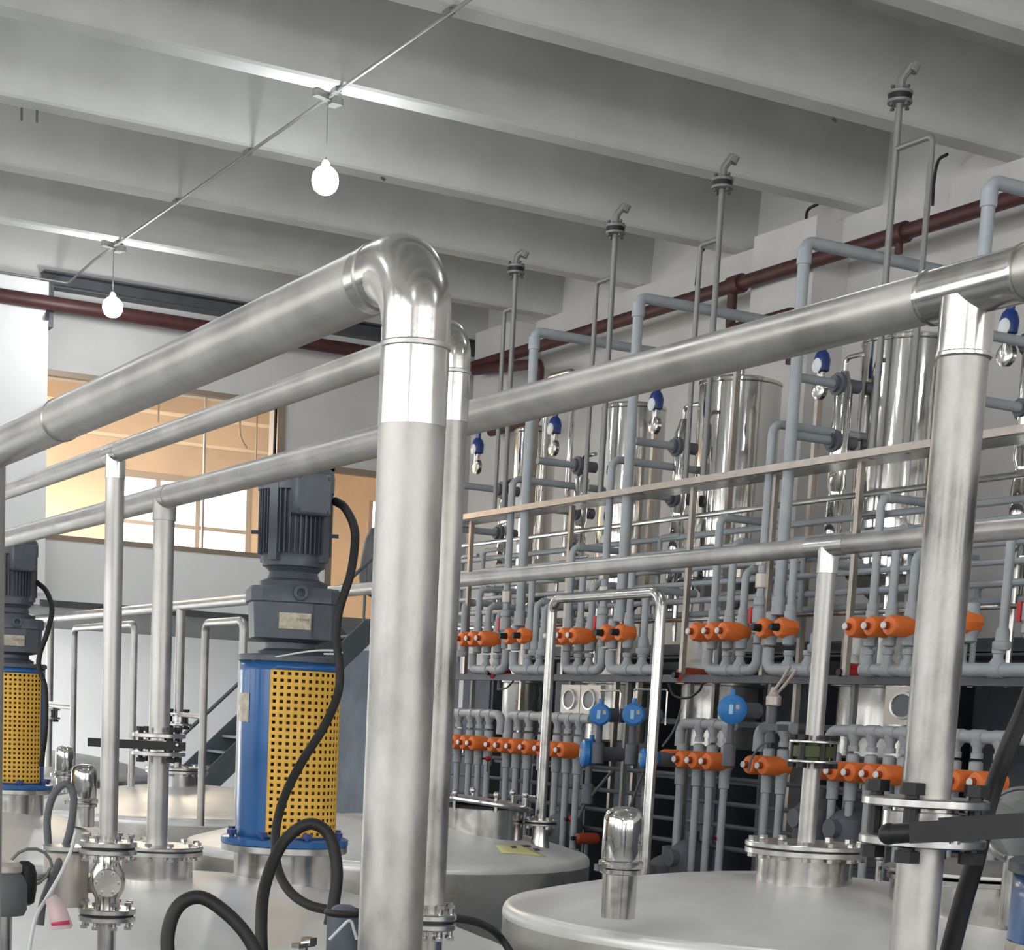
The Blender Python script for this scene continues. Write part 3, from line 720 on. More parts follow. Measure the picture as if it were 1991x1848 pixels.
for i, (yy0, yy1, lab) in enumerate(((ya1, ya1-2.0, 'thin steel pipe arch at far left before the white lower wall'), (ya2, ya3, 'thin steel pipe arch left of the large blue agitator'))):
    zt_ = W(145, 1222, X=XA2).z if i == 0 else W(400, 1212, X=XA2).z
    yy0 = W((145, 400)[i], 1215, X=XA2).y
    t = fixed('pipe_arch', lab, 'pipe', (XA2, yy0, -.9))
    MB().tube([(XA2, yy0, domez(T3, XA2, yy0)-.03), (XA2, yy0, zt_), (XA2, yy1, zt_), (XA2, yy1, domez(T3, XA2, yy1)-.03)], .033, .08, seg=14).build('arch_pipe', 'pipe', t)
    zc_ = W(400, 1395, X=XA2).z
    MB().cyl((XA2, yy0, zc_), (c4.x, [y4c, y4b][i], zc_), .022, seg=10).build('cross_pipe', 'pipe', t)
# sticker lying on the dome of tank 2
def on_dome(px, py, c, lift=.004):
    r_ = ray(px, py); t_ = 2.0
    while t_ < 30:
        q = r_*t_
        if math.hypot(q.x-c.x, q.y-c.y) < 1.47 and q.z < domez(c, q.x, q.y): break
        t_ += .01
    return Vector((q.x, q.y, domez(c, q.x, q.y)+lift))
def decal(pxs, c, lift=.004, nm='sticker', m='sticker', par=None):
    mb = MB(); a, b2, c2_, d_ = [on_dome(x, y, c, 0) for x, y in pxs]; N_ = 6
    for i in range(N_+1):
        for j in range(N_+1):
            p_ = (a*(1-i/N_)+b2*(i/N_))*(1-j/N_)+(d_*(1-i/N_)+c2_*(i/N_))*(j/N_)
            mb.v.append(Vector((p_.x, p_.y, domez(c, p_.x, p_.y)+lift)))
    for i in range(N_):
        for j in range(N_): k0 = i*(N_+1)+j; mb.f.append([k0, k0+1, k0+N_+2, k0+N_+1])
    o = mb.build(nm, m, par); md = o.modifiers.new('thick', 'SOLIDIFY'); md.thickness = .002; return o
t = fixed('warning_sticker', 'pale yellow sticker with dark marks on the tank dome', 'sticker', on_dome(1000, 1655, T2))
decal([(963, 1645), (1015, 1645), (1062, 1668), (975, 1661)], T2, .005, 'sheet', 'sticker', t)
for a_ in ([(992, 1649), (1003, 1648), (1005, 1651), (996, 1652)], [(1014, 1646.5), (1030, 1646.5), (1033, 1649.5), (1018, 1649.5)], [(1036, 1652.5), (1046, 1652.5), (1052, 1656.5), (1040, 1656)]):
    decal(a_, T2, .009, 'dark_mark', 'steel', t)
# sight glass and fittings at lower right, behind the valve
p = W(1985, 1606, d=5.2)
t = fixed('sight_glass', 'round glass lens in a pale ring at the right edge', 'sight glass', p)
ax = -Vector((p.x, p.y, 0)).normalized()
MB().lathe([(.116, -.01), (.118, .02), (.110, .024), (.106, .01), (.104, .0)], p, ax, 40).build('glass_ring', 'ss', t)
MB().lathe([(.104, .008), (.09, .03), (.05, .045), (.01, .05)], p, ax, 36).build('glass_lens', 'glass', t)
MB().cyl(p-ax*.06, p, .10, seg=32).build('housing', 'pvcd', t)
MB().cyl((p.x, p.y, p.z-.30), (p.x, p.y, p.z-.09), .04).build('stem', 'ss', t)
p = W(1880, 1740, d=8.3)
t = fixed('manhole', 'low steel manhole behind the pipe at the right edge', 'manhole', p)
MB().lathe([(.36, -.12), (.36, .06), (.38, .065), (.38, .085), (.35, .09)], p, seg=48).build('rim', 'ss', t)
MB().lathe([(.39, .10), (.395, .105), (.395, .118), (.36, .13), (.2, .16), (.01, .17)], p, seg=48).build('lid', 'plate', t)
for k in range(6):
    a = k*math.pi/3+.2; q = p+Vector((.42*math.cos(a), .42*math.sin(a), .03)); MB().cyl(q, q+Zv*.11, .016, seg=8).ball(q+Zv*.12, .026).build('swing_bolt', 'ss', t)
# ================================================================ hoses and cables
def hose(name, label, cat, pts, r, m, seg=12, grp=None):
    return tag(MB().spline([W(x, y, d=d) for x, y, d in pts], r, seg).build(name, m), label, cat, grp)
hose('motor_cable', 'black cable from the large gear motor hanging down over the yellow guard', 'cable',
     [(652, 975, 7.93), (672, 990, 7.85), (690, 1035, 7.75), (683, 1110, 7.7), (660, 1185, 7.7), (654, 1240, 7.7), (660, 1290, 7.7), (658, 1345, 7.7), (632, 1410, 7.6), (588, 1480, 7.5), (555, 1545, 7.4), (537, 1610, 7.3), (538, 1680, 7.1), (560, 1730, 6.9), (600, 1760, 6.8), (650, 1772, 6.75)], .0195, 'rubber')
hose('motor_cable', 'black cable curling from the smaller gear motor at left', 'cable',
     [(72, 1133, 12.1), (90, 1150, 12.0), (101, 1185, 11.9), (92, 1230, 11.8), (78, 1270, 11.8), (76, 1300, 11.8), (88, 1340, 11.8), (88, 1420, 11.8), (80, 1490, 11.9)], .018, 'rubber')
hose('black_hose', 'thick black hose looping up before the large blue agitator', 'hose',
     [(512, 1900, 4.9), (508, 1800, 4.9), (516, 1720, 4.95), (550, 1640, 5.0), (600, 1603, 5.0), (640, 1625, 5.0), (655, 1690, 5.0), (650, 1750, 5.0), (640, 1800, 5.0)], .0175, 'rubber')
hose('black_hose', 'thick black hose arching at the bottom left of the picture', 'hose',
     [(330, 1900, 4.3), (326, 1820, 4.3), (345, 1765, 4.3), (385, 1745, 4.3), (430, 1768, 4.3), (480, 1820, 4.3), (520, 1900, 4.3)], .0175, 'rubber')
hose('black_cable', 'thick black cable slanting down past the large flanged valve', 'cable',
     [(2080, 1150, 4.6), (1995, 1370, 4.3), (1950, 1480, 4.1), (1920, 1570, 4.0), (1900, 1660, 3.8), (1868, 1770, 3.7), (1835, 1900, 3.6)], .0215, 'rubber')
hose('black_cable', 'thin black cable behind the foot of the slimmer column', 'cable',
     [(880, 1785, 4.6), (930, 1795, 4.8), (970, 1820, 5.0), (1010, 1880, 5.0)], .011, 'rubber')
hose('grey_hose', 'grey hose looping at lower left below the smaller agitator', 'hose',
     [(94, 1645, 6.6), (92, 1590, 6.6), (105, 1545, 6.6), (128, 1525, 6.6), (143, 1550, 6.6), (135, 1620, 6.5), (110, 1690, 6.4), (85, 1750, 6.4), (78, 1800, 6.4)], .0145, 'ghose')
hose('white_cable', 'white cable hanging beside the grey hose at lower left', 'cable',
     [(148, 1620, 6.2), (138, 1655, 6.1), (118, 1700, 6.1), (92, 1745, 6.1), (68, 1790, 6.0), (50, 1890, 6.0)], .007, 'cable', 8)
t = hose('tie_cable', 'thin white cable tied round the neck of the large gearbox', 'cable',
     [(492, 1283, 7.9), (530, 1279, 7.85), (580, 1270, 7.8), (625, 1265, 7.75), (660, 1267, 7.7), (662, 1272, 7.7), (630, 1272, 7.75)], .004, 'cable', 8)
# paper tag on the white cable
p = W(115, 1775, d=6.05)
t = fixed('paper_tag', 'pale pink tag with a crimson strip at lower left', 'tag', p)
def quad(pxs, d, nm, m, par, th=.002):
    mb = MB(); mb.v = [W(x, y, d=dd) for x, y, dd in [(a, b, d+(c if c else 0)) for a, b, c in pxs]]; mb.f = [list(range(len(pxs)))]
    o = mb.build(nm, m, par); md = o.modifiers.new('thick', 'SOLIDIFY'); md.thickness = th; return o
quad([(88, 1752, .0), (108, 1740, .03), (126, 1758, .02), (142, 1800, -.02), (138, 1806, -.02), (100, 1809, -.03)], 6.05, 'tag_body', 'tag', t)
quad([(100, 1795, 0), (135, 1790, 0), (136, 1798, 0), (101, 1801, 0)], 6.01, 'crimson_strip', 'pink', t)
# actuator and quick fittings at the lower left corner
p = W(128, 1710, d=6.5)
t = fixed('pneumatic_actuator', 'pale grey cylindrical actuator at lower left beside the ball valve', 'actuator', p)
MB().lathe([(.075, -.10), (.083, -.095), (.083, .10), (.075, .105), (.03, .107)], p, seg=36).build('housing', 'alu', t)
MB().lathe([(.06, .105), (.088, .11), (.088, .125), (.05, .13)], p, seg=36).build('cap', 'plate', t)
MB().box(p+Vector((.09, 0, -.02)), (.07, .05, .06)).build('bracket', 'ss', t)
p = W(48, 1715, d=6.3)
t = fixed('rubber_grip_valve', 'black rubber valve grip at the lower left corner', 'knob', p)
MB().lathe([(.02, -.085), (.035, -.075), (.042, -.03), (.042, .03), (.034, .06), (.015, .075)], p, seg=24).build('grip', 'black', t)
MB().cyl(p+Vector((0, 0, .0)), p+Vector((.12, .08, .02)), .012).build('stem', 'ss', t)
MB().sweep([p+Vector((.03*math.cos(a*.4), 0, .0))+Vector((.05*math.cos(a*.45)+.02, 0, .07*math.sin(a*.45)+.05)) for a in range(15)], .006, 8, False).build('wire_loop', 'galv', t)
p = W(8, 1730, d=6.2)
t = fixed('valve_positioner', 'slate grey valve control head at the lower left edge', 'valve head', p)
MB().lathe([(.07, -.09), (.08, -.07), (.08, .02), (.065, .05), (.055, .06)], p, seg=32).build('head_body', 'ghose', t)
MB().lathe([(.057, .06), (.062, .065), (.062, .085), (.05, .10), (.02, .105)], p, seg=32).build('head_cap', 'alu', t)
MB().cyl(p-Zv*.35, p-Zv*.09, .03).build('stem', 'ss', t)
# small fittings under the big black loop, beside the front column
p = W(668, 1800, d=4.7)
t = fixed('pneumatic_valve', 'dark pneumatic valve with a white tie at the foot of the black hose', 'valve', p)
MB().lathe([(.03, -.10), (.045, -.09), (.045, .03), (.03, .05), (.02, .055)], p, seg=24).build('valve_body', 'motor', t)
MB().sweep([p+Vector((-.0, 0, .035))+Vector((.045*math.cos(a*.45), .045*math.sin(a*.45), 0)) for a in range(15)], .010, 8, False).build('collar', 'black', t)
q = W(640, 1828, d=4.6)
MB().tube([q, q+Vector((.05, -.02, .06)), q+Vector((.08, .0, .0))], .004, .01, seg=8).build('white_tie', 'cable', t)
p = W(590, 1838, d=4.6)
t = fixed('wing_nut', 'small steel wing fitting at the bottom below the black loop', 'fitting', p)
MB().box(p, (.07, .025, .012), .5).box(p+Vector((.02, .01, .008)), (.03, .03, .02), .5).build('wing', 'ss', t)
MB().cyl(p-Zv*.3, p, .012).build('screw', 'ss', t)
# ================================================================ valve rack
XF, XM, XT = 8.4, 8.95, 9.6
def ry(px, X=XF): return W(px, 1395, X=X).y
ZH, ZV, ZL, ZO = .44, .725, .01, -.275
ORD = ['leftmost', 'second from left', 'third from left', 'fourth from left', 'fifth from left', 'sixth from left', 'seventh from left', 'eighth from left']
ORDW = 'first second third fourth fifth sixth seventh eighth ninth tenth eleventh twelfth thirteenth fourteenth fifteenth sixteenth seventeenth eighteenth nineteenth twentieth twenty-first twenty-second twenty-third'.split()
vproto = {}
def valve(y, z, lab, grp, kind='long'):
    """actuated plastic valve: body in the pipe line, orange head pointing into the hall (-x)"""
    loc = (XF, y, z)
    if kind in vproto: return dup(vproto[kind], loc, label=lab, group=grp)
    t = thing('actuated_valve', lab, 'valve', loc, group=grp); vproto[kind] = t
    B = lambda mb, n, m: mb.build(n, m, t, org=(0, 0, 0))
    B(MB().lathe([(.028, -.13), (.045, -.12), (.045, -.075), (.055, -.06), (.055, .06), (.045, .075), (.045, .12), (.028, .13)], seg=18), 'valve_body', 'pvc')
    if kind == 'long':
        B(MB().lathe([(.05, -.05), (.068, -.04), (.072, .0), (.072, .17), (.062, .19), (.03, .20)], (0, 0, 0), (-1, 0, 0), 22), 'actuator_head', 'orange')
        B(MB().cyl((-.19, 0, 0), (-.235, 0, 0), .026, seg=14), 'stub', 'dorange')
        B(MB().lathe([(.024, 0), (.026, .004), (.02, .012), (.005, .013)], (-.235, 0, 0), (-1, 0, 0), 14), 'white_cap', 'cap')
    else:
        B(MB().lathe([(.05, -.05), (.072, -.04), (.076, .0), (.076, .09), (.066, .105), (.03, .11)], (0, 0, 0), (-1, 0, 0), 8), 'actuator_head', 'orange')
        B(MB().cyl((-.10, 0, 0), (-.18, 0, 0), .032, .024, seg=14), 'knob', 'black')
    return t
def elbow_riser(y, z0, z1, r, label, grp, dxx=0, X=XF, m='pvc', name='riser_pipe', dy=0, bend=.07):
    pts = [(X, y, z0), (X, y, z1)]
    if dxx or dy: pts.append((X+dxx, y+dy, z1))
    t = fixed(name, label, 'pipe', (X, y, z0), grp)
    MB().tube(pts, r, bend, seg=12).build('pipe_run', m, t)
    MB().cyl((X, y, z0), (X, y, z0+.05), r*1.35, seg=12).build('socket', m, t)
    if dxx or dy: MB().lathe([(r*1.22, -.03), (r*1.22, .03)], (X+(bend*1.1 if dxx > 0 else -bend*1.1 if dxx else 0), y, z1), (1, 0, 0), 12).build('socket', m, t)
    return t
def header(pxs, z, x0, x1, up0=None, up1=None, r=.042, lab='', tees=(), tz=.14, down=False, name='manifold_pipe'):
    y0, y1 = ry(x0), ry(x1)
    pts = []
    if up0 is not None: pts.append((XF, y0, up0))
    pts += [(XF, y0, z), (XF, y1, z)]
    if up1 is not None: pts.append((XF, y1, up1))
    t = fixed(name, lab, 'pipe', (XF, y0, z))
    MB().tube(pts, r, .085, seg=16).build('header_run', 'pvc', t)
    s = -1 if down else 1
    for px in tees:
        y = ry(px)
        MB().lathe([(r*1.12, 0), (r*1.12, .05), (r*.75, .075), (r*.75, .10), (r*.95, .105), (r*.95, tz)], (XF, y, z), (0, 0, s), 14).build('branch', 'pvc', t)
        MB().cyl((XF, y-.055, z), (XF, y+.055, z), r*1.16, seg=16).build('tee_socket', 'pvc', t)
    return t
UP = [ # header x0, x1, end that turns up, tees, riser height, riser elbow, words
 (915, 978, [921, 940, 960], 'upper bank by the front column'),
 (1095, 1165, [1095, 1118, 1139], 'upper bank inside the arch'),
 (1370, 1465, [1374, 1405, 1431], 'upper bank right of the arch'),
 (1676, 1790, [1680, 1717, 1755], 'upper bank by the right column')]
tops = [(1.22, 1.05, .98), (1.52, 1.30, 1.18), (1.62, 1.42, 1.2), (1.62, 1.40, 1.22)]
for bi, (x0, x1, tees, words) in enumerate(UP):
    grp = 'orange valves of the '+words
    header(None, ZH, x0-2, x1, ZV-.13, ZV-.1 if bi < 3 else None, lab='U-shaped grey plastic manifold under the '+words, tees=tees if bi == 3 else tees[1:])
    tt = [tees[0]-19]+tees if bi in (2, 3) and False else tees
    for k, px in enumerate(tt):
        y = ry(px)
        valve(y, ZV, 'orange valve, white-tipped stub, %s in the %s' % (ORD[k], words), grp)
        elbow_riser(y, ZV+.12, tops[bi][k], .030, 'grey riser, %s over the %s' % (ORD[k], words), 'risers of the '+words, dxx=.55)
# extra thin risers near each bank
for px, z1, lab in ((893, 1.10, 'short hooked grey riser just right of the front column'), (1048, 1.02, 'hooked grey riser between the first two valve banks'), (1033, 1.06, 'straight grey riser beside the hooked one between the first two banks'), (1242, 1.10, 'grey riser just left of the right leg of the pipe arch'), (1575, 1.20, 'hooked grey riser left of the pale column with the green wafer'), (1935, 1.30, 'grey riser right of the thick right column')):
    t = elbow_riser(ry(px), ZH+.14, z1, .030, lab, 'single grey risers', dxx=.5)
    MB().lathe([(.05, 0), (.06, .02), (.06, .05), (.045, .06), (.045, .12), (.035, .14)], (XF, ry(px), ZV-.16), seg=14).build('ball_valve', 'pvc', t)
# banks with knobbed valves: J manifold from a tall thick riser
UP2 = [(993, 1062, [995, 1021], [1021, 1043], 1005, 'between front column and arch'),
       (1180, 1272, [1182, 1212], [1213, 1242], 1198, 'seen inside the pipe arch'),
       (1485, 1590, [1487, 1522], [1525, 1563], 1507, 'left of the pale green-wafer column'),
       (1855, 1998, [1873], [1930], 1895, 'right of the thick right column')]
talls = [((1040, 645), 1265), ((1243, 578), 1440), ((1566, 470), 1812), ((1926, 352), 2100)]
for bi, (x0, x1, vs, tees, tx, words) in enumerate(UP2):
    header(None, ZH, x0, x1, ZV-.12, None, r=.045, lab='J-shaped grey plastic manifold '+words, tees=tees)
    for k, px in enumerate(vs):
        valve(ry(px), ZV+.02, 'orange valve with a black knob, %s of those %s' % (('left', 'right')[k], words), 'knobbed orange valves', 'short')
        if k: elbow_riser(ry(px), ZV+.14, 1.3, .030, 'thin grey riser above the right knobbed valve '+words, 'risers of the knobbed valves', dxx=.4)
    tp = talls[bi][0]; z1 = W(tp[0], tp[1], X=XF).z
    q0 = ry(x0)
    # where does the vertical through (tp) meet the rack row
    yt = W(tp[0], tp[1], X=XF).y
    xend = XW-.3
    t = fixed('tall_riser', 'tall grey riser bending to the right wall, '+['first from the front column', 'second, beside the short vent', 'third, before the wall column', 'fourth, at the right edge'][bi], 'pipe', (XF, yt, ZV))
    MB().tube([(XF, yt, ZV+.15), (XF, yt, z1), (xend-.9, yt, z1)], .044, .07, seg=16).build('pipe_run', 'pvc', t)
    MB().cyl((XF, yt, z1-.16), (XF, yt, z1-.05), .054, seg=16).build('socket', 'pvc', t)
    MB().cyl((XF, yt, ZV+.12), (XF, yt, ZV+.25), .056, seg=16).build('socket', 'pvc', t)
    MB().cyl((xend-1.0, yt, z1), (xend-.8, yt, z1), .056, seg=16).build('end_cap', 'pvc', t)
# risers with red-handled valves
RV = [(985, 1215, (997, 931), (1091, 940)), (1160, 1213, (1190, 893), (1304, 905)), (1463, 1198, (1503, 824), (1625, 840)), (2010, 1190, (2050, 700), (2150, 720))]
for bi, (px, py, (ex, ey), _) in enumerate(RV):
    ye = W(ex, ey, X=XF).y; ze = W(ex, ey, X=XF).z
    ye = ry(px) if False else ye
    t = fixed('red_handled_riser', 'grey riser with a red-handled ball valve, '+['nearest the front column', 'behind the pipe arch', 'right of the pipe arch', 'beyond the right edge'][bi], 'pipe', (XF, ye, ZH))
    MB().tube([(XF, ye, ZH+.2), (XF, ye, ze), (XT-.15, ye, ze)], .033, .08, seg=14).build('pipe_run', 'pvc', t)
    zc = W(px, py, X=XF).z
    MB().lathe([(.036, -.14), (.05, -.13), (.05, -.08), (.04, -.07), (.055, -.05), (.055, .05), (.04, .07), (.05, .08), (.05, .13), (.036, .14)], (XF, ye, zc), seg=14).build('ball_valve', 'pvc', t)
    MB().box((XF-.03, ye+.05, zc), (.05, .035, .12)).build('red_handle', 'red', t)
    MB().lathe([(.036, -.06), (.048, -.05), (.048, .05), (.036, .06)], (XF, ye, zc+.26), seg=8).build('union_nut', 'alu', t)
    MB().box((XF-.01, ye+.0, zc+.42), (.06, .07, .09)).build('sensor_block', 'alu', t)
    MB().cyl((XT-.2, ye, ze), (XT-.10, ye, ze), .085, seg=20).build('end_flange', 'pvcd', t)
# lower banks
LO = [(868, 975, 'd', [893, 916, 934, 952], [888, 904, 918, 934], 'lower bank by the front column'),
      (990, 1150, 'u', [989, 1008, 1030, 1057, 1086, 1107, 1128], [969, 986, 1004, 1024, 1042, 1084, 1107], 'long lower bank behind the arch'),
      (1325, 1428, 'u', [1330, 1363, 1389, 1417], [1303, 1330, 1361, 1389], 'lower bank right of the arch'),
      (1478, 1545, 'u', [1500, 1528], [1508, 1532], 'lower pair by the pale column'),
      (1616, 2010, 'u', [1630, 1665, 1700, 1736, 1764, 1864, 1906, 1950], [1615, 1640, 1672, 1706, 1742, 1882, 1925, 1968], 'long lower bank at right')]
for bi, (x0, x1, e, tees, vs, words) in enumerate(LO):
    grp = 'orange valves of the '+words
    if e == 'd': header(None, ZL, x0, x1, None, ZO+.1, lab='grey plastic manifold over the '+words, tees=tees, down=True)
    else: header(None, ZL, x0, x1, ZO+.1, None, lab='grey plastic manifold over the '+words, tees=tees[1:], down=True)
    for k, px in enumerate(tees):
        y = ry(px)
        valve(y, ZO, 'orange valve, white-tipped stub, %s in the %s' % (ORD[k], words), grp)
        zz0 = -1.25 if k % 3 else -1.15
        t = fixed('drop_pipe', 'grey drop pipe, %s under the %s' % (ORD[k], words), 'pipe', (XF, y, zz0), 'drop pipes of the '+words)
        MB().cyl((XF, y, zz0), (XF, y, ZO-.12), .030, seg=12).build('pipe_run', 'pvc', t)
        MB().lathe([(.032, -.05), (.043, -.045), (.043, .045), (.032, .05)], (XF, y, ZO-.16), seg=12).build('socket', 'pvc', t)
# ================================================================ upright process vessels on the rack
VS = [(1040, 800, 1002, .22, 'slimmest mirror-bright vessel on the rack'), (1229, 772, 1003, .31, 'mirror-bright vessel behind the second tall riser'), (1432, 727, 1012, .36, 'large mirror-bright vessel left of the third tall riser'), (1764, 590, 1085, .40, 'largest mirror-bright vessel left of the thick right column'), (2150, 420, 1100, .335, 'mirror-bright vessel at the right edge')]
for i, (px, yt, yb, r, lab) in enumerate(VS):
    p = W(px, 870, X=XT); zt = W(px, yt, Y=p.y).z if i < 3 else 2.95; zt = min(zt, 2.95); zb_ = 1.28 if i < 3 else 1.2
    p.z = zb_
    t = fixed('process_vessel', lab, 'vessel', (p.x, p.y, zb_-.35), 'upright polished vessels of the rack')
    MB().lathe([(r-.01, 0), (r, .01), (r, zt-zb_-.01), (r-.01, zt-zb_)], p, seg=56).build('shell', 'mirror', t)
    MB().lathe([(r, 0), (r+.006, .004), (r+.006, .025), (r*.85, .05), (r*.4, .08), (.02, .09)], p+Zv*(zt-zb_), seg=56).build('lid', 'mirror', t)
    MB().lathe([(.05, -.42), (.05, -.30), (r*.5, -.16), (r*.97, -.003)], p, seg=48).build('cone', 'shell', t)
    MB().cyl(p+Zv*(zt-zb_+.05), p+Zv*(zt-zb_+.18), .03).build('nozzle', 'ss', t)
    for a in (.6, 2.2, 3.8, 5.4):
        q = p+Vector((r*.9*math.cos(a), r*.9*math.sin(a), 0)); MB().cyl((q.x, q.y, .95), (q.x, q.y, zb_+.1), .02, seg=8).build('leg', 'ss', t)
    # lower jacketed vessel under it
    t = fixed('lower_vessel', 'dull steel lower vessel under the '+lab, 'vessel', (p.x, p.y, -.2), 'lower vessels of the rack')
    MB().lathe([(r*.9, -.3), (r*.95, -.28), (r*.95, .62), (r*.9, .68), (r*.5, .74)], (p.x, p.y, .1), seg=40).build('shell', 'shell', t)
    MB().lathe([(r+.0, .0), (r+.04, .01), (r+.04, .03), (r, .04)], (p.x, p.y, .35), seg=40).build('rim', 'plate', t)
# slim filter columns between the vessels, with clamps, sensors and blue valve heads
FC = [(982, 1.0, 'left of the slimmest vessel'), (1128, 1.0, 'between the first two vessels'), (1318, 1.0, 'between the second and third vessels'), (1622, 1.0, 'between the third and largest vessels'), (1985, 1.0, 'right of the thick right column')]
for i, (px, _, words) in enumerate(FC):
    X_ = 9.05; y = W(px, 1000, X=X_).y; ztop = (2.25, 2.35, 2.6, 2.7, 3.0)[i]; rr = .07 if i < 4 else .085
    t = fixed('filter_column', 'narrow steel filter column '+words, 'column', (X_, y, .9), 'narrow filter columns of the rack')
    MB().lathe([(.02, 0), (rr*.7, .03), (rr*.7, .25), (rr, .30), (rr, .78), (rr*.8, .82), (rr*.8, .88), (rr, .92), (rr, ztop-1.05), (rr*.7, ztop-1.0), (.03, ztop-.93)], (X_, y, .95), seg=28).build('tube', 'mirror', t)
    for k, zc in enumerate((1.95, 2.38) if i < 3 else (2.2, 2.62)):
        zc -= .0 if i else .1
        MB().lathe([(.05, -.14), (.05, .03), (.085, .04), (.085, .075), (.06, .08), (.06, .11)], (X_, y, zc), (-1, 0, 0), 22).build('clamp', 'pvcd', t)
        MB().cyl((X_-.1, y, zc), (X_-.5, y, zc), .034, seg=12).build('side_pipe', 'pvc', t)
    MB().tube([(X_, y, ztop-.02), (X_, y, ztop+.12), (X_, y-.22, ztop+.12)], .018, .05, seg=10).build('top_pipe', 'ss', t)
    MB().lathe([(.03, 0), (.045, .01), (.045, .03), (.03, .04)], (X_, y, .95+.86-.9), seg=18).build('seat', 'ss', t)
def head(label, px, py, X_, grp='blue valve heads'):
    p = W(px, py, X=X_); t = fixed('gauge_valve', label, 'valve head', (p.x, p.y, p.z-.15), grp)
    MB().lathe([(.04, -.07), (.06, -.06), (.065, .02), (.05, .07), (.03, .09)], p, seg=18).build('blue_cap', 'nblue', t)
    MB().box(p+Zv*.16, (.025, .06, .18)).build('handle', 'nblue', t)
    MB().lathe([(.05, 0), (.055, .012), (.045, .018)], p+Vector((-.055, -.02, -.03)), (-1, 0, 0), 18).build('dial', 'dial', t)
    MB().cyl(p-Zv*.2, p-Zv*.06, .035, seg=12).build('stem', 'ss', t)
    MB().lathe([(.055, -.03), (.075, -.02), (.075, .02), (.055, .03)], p-Zv*.2, (1, 0, 0), 18).build('clamp', 'ss', t)
head('navy valve head with a round dial behind the second vessel, by the first filter columns', 1079, 830, 9.0)
head('navy valve head with a white gauge between the second and third vessels', 1276, 782, 9.0)
head('navy valve head with a grey box left of the largest vessel', 1598, 706, 9.0)
head('bright blue valve head at the right edge beside the thick column', 1962, 630, 8.9)
head('pale valve head just right of the front column', 929, 870, 9.0)
# ================================================================ rack frame
def W2(px, py): return W(px, py, X=XF-.06)
fr = fixed('steel_rack', 'square-section steel frame carrying the valves and vessels', 'frame', (XF, 10, ZF))
YE = ry(2150); YS = ry(840)+.5
MB().span((XF-.09, YE, 1.89), (XF-.04, YS, 1.94)).build('top_rail', 'frame', fr)
MB().span((XF+.02, YE, 1.90), (XF+.28, YS, 1.915)).build('shelf_plate', 'shell', fr)
MB().span((XF+.02, YE, .34), (XF+.14, YS, .40)).build('middle_rail', 'steel', fr)
for px in (915, 1108, 1220, 1342, 1500, 1664, 1850, 2080):
    y = W(px, 1000, X=XF).y
    MB().span((XF+.10, y-.018, ZF), (XF+.14, y+.018, .40)).build('lower_post', 'galv', fr)
    MB().span((XF-.0, y-.02, .40), (XF+.04, y+.02, 1.885)).build('post', 'frame', fr)
for px in (1108, 1345, 1500, 1664, 1300):
    y = W(px, 900, X=XT).y
    MB().span((XT-.45, y-.02, ZF), (XT-.40, y+.02, 3.1)).build('post', 'frame', fr)
for z_, m_ in ((.60, 'steel'), (.62, 'steel')): MB().span((XT-.1, YE, z_), (XT+.5, YS, z_+.03)).build('shelf', m_, fr)
for z_ in (.0, -.5): MB().span((XT-.15, YE, z_), (XT-.1, YS, z_+.05)).build('back_rail', 'steel', fr)
# horizontal pipes along the rack
hz = [(8.75, 1.72, .022, 'ss'), (8.85, 1.58, .026, 'pvc'), (8.72, 1.44, .022, 'pvc'), (8.8, 1.30, .026, 'pvc'), (8.7, 1.16, .022, 'pvc'), (8.78, 1.03, .026, 'pvc'), (8.9, .93, .024, 'pvc'), (8.62, .86, .018, 'ss'), (8.7, -.42, .02, 'pvcd'), (8.7, -.62, .02, 'pvcd'), (8.7, -.8, .02, 'pvcd'), (8.7, -.98, .02, 'pvcd')]
OR2 = ['topmost', 'second from top', 'third from top', 'fourth from top', 'fifth from top', 'sixth from top', 'seventh from top', 'eighth from top, thin steel', 'ninth from top, dark', 'tenth from top, dark', 'eleventh from top, dark', 'lowest, dark']
for i, (x, z, r, m) in enumerate(hz):
    tag(MB().cyl((x, YE, z), (x, YS, z), r, seg=10).build('rack_line', m), 'thin horizontal pipe running the length of the rack, '+OR2[i], 'pipe', 'horizontal pipes of the rack')
# thin verticals with hooks behind
random.seed(11)
kx = [884, 925, 950, 1012, 1068, 1100, 1150, 1262, 1300, 1318, 1350, 1385, 1400, 1480, 1540, 1590, 1640, 1690, 1705, 1745, 1880, 1950, 1975]
for i, px in enumerate(kx):
    z0 = random.choice((.35, .55, .7)); z1 = random.uniform(1.05, 1.75); x = 8.72+random.uniform(0, .35)
    y = ry(px, x)
    tag(MB().tube([(x, y, z0), (x, y, z1), (x, y-random.choice((.25, .35, .3)), z1)], .021, .05, seg=10).build('hooked_line', random.choice(('pvc', 'pvc', 'ss'))), 'thin hooked pipe behind the risers, %s from left' % ORDW[i], 'pipe', 'thin hooked pipes behind the risers')
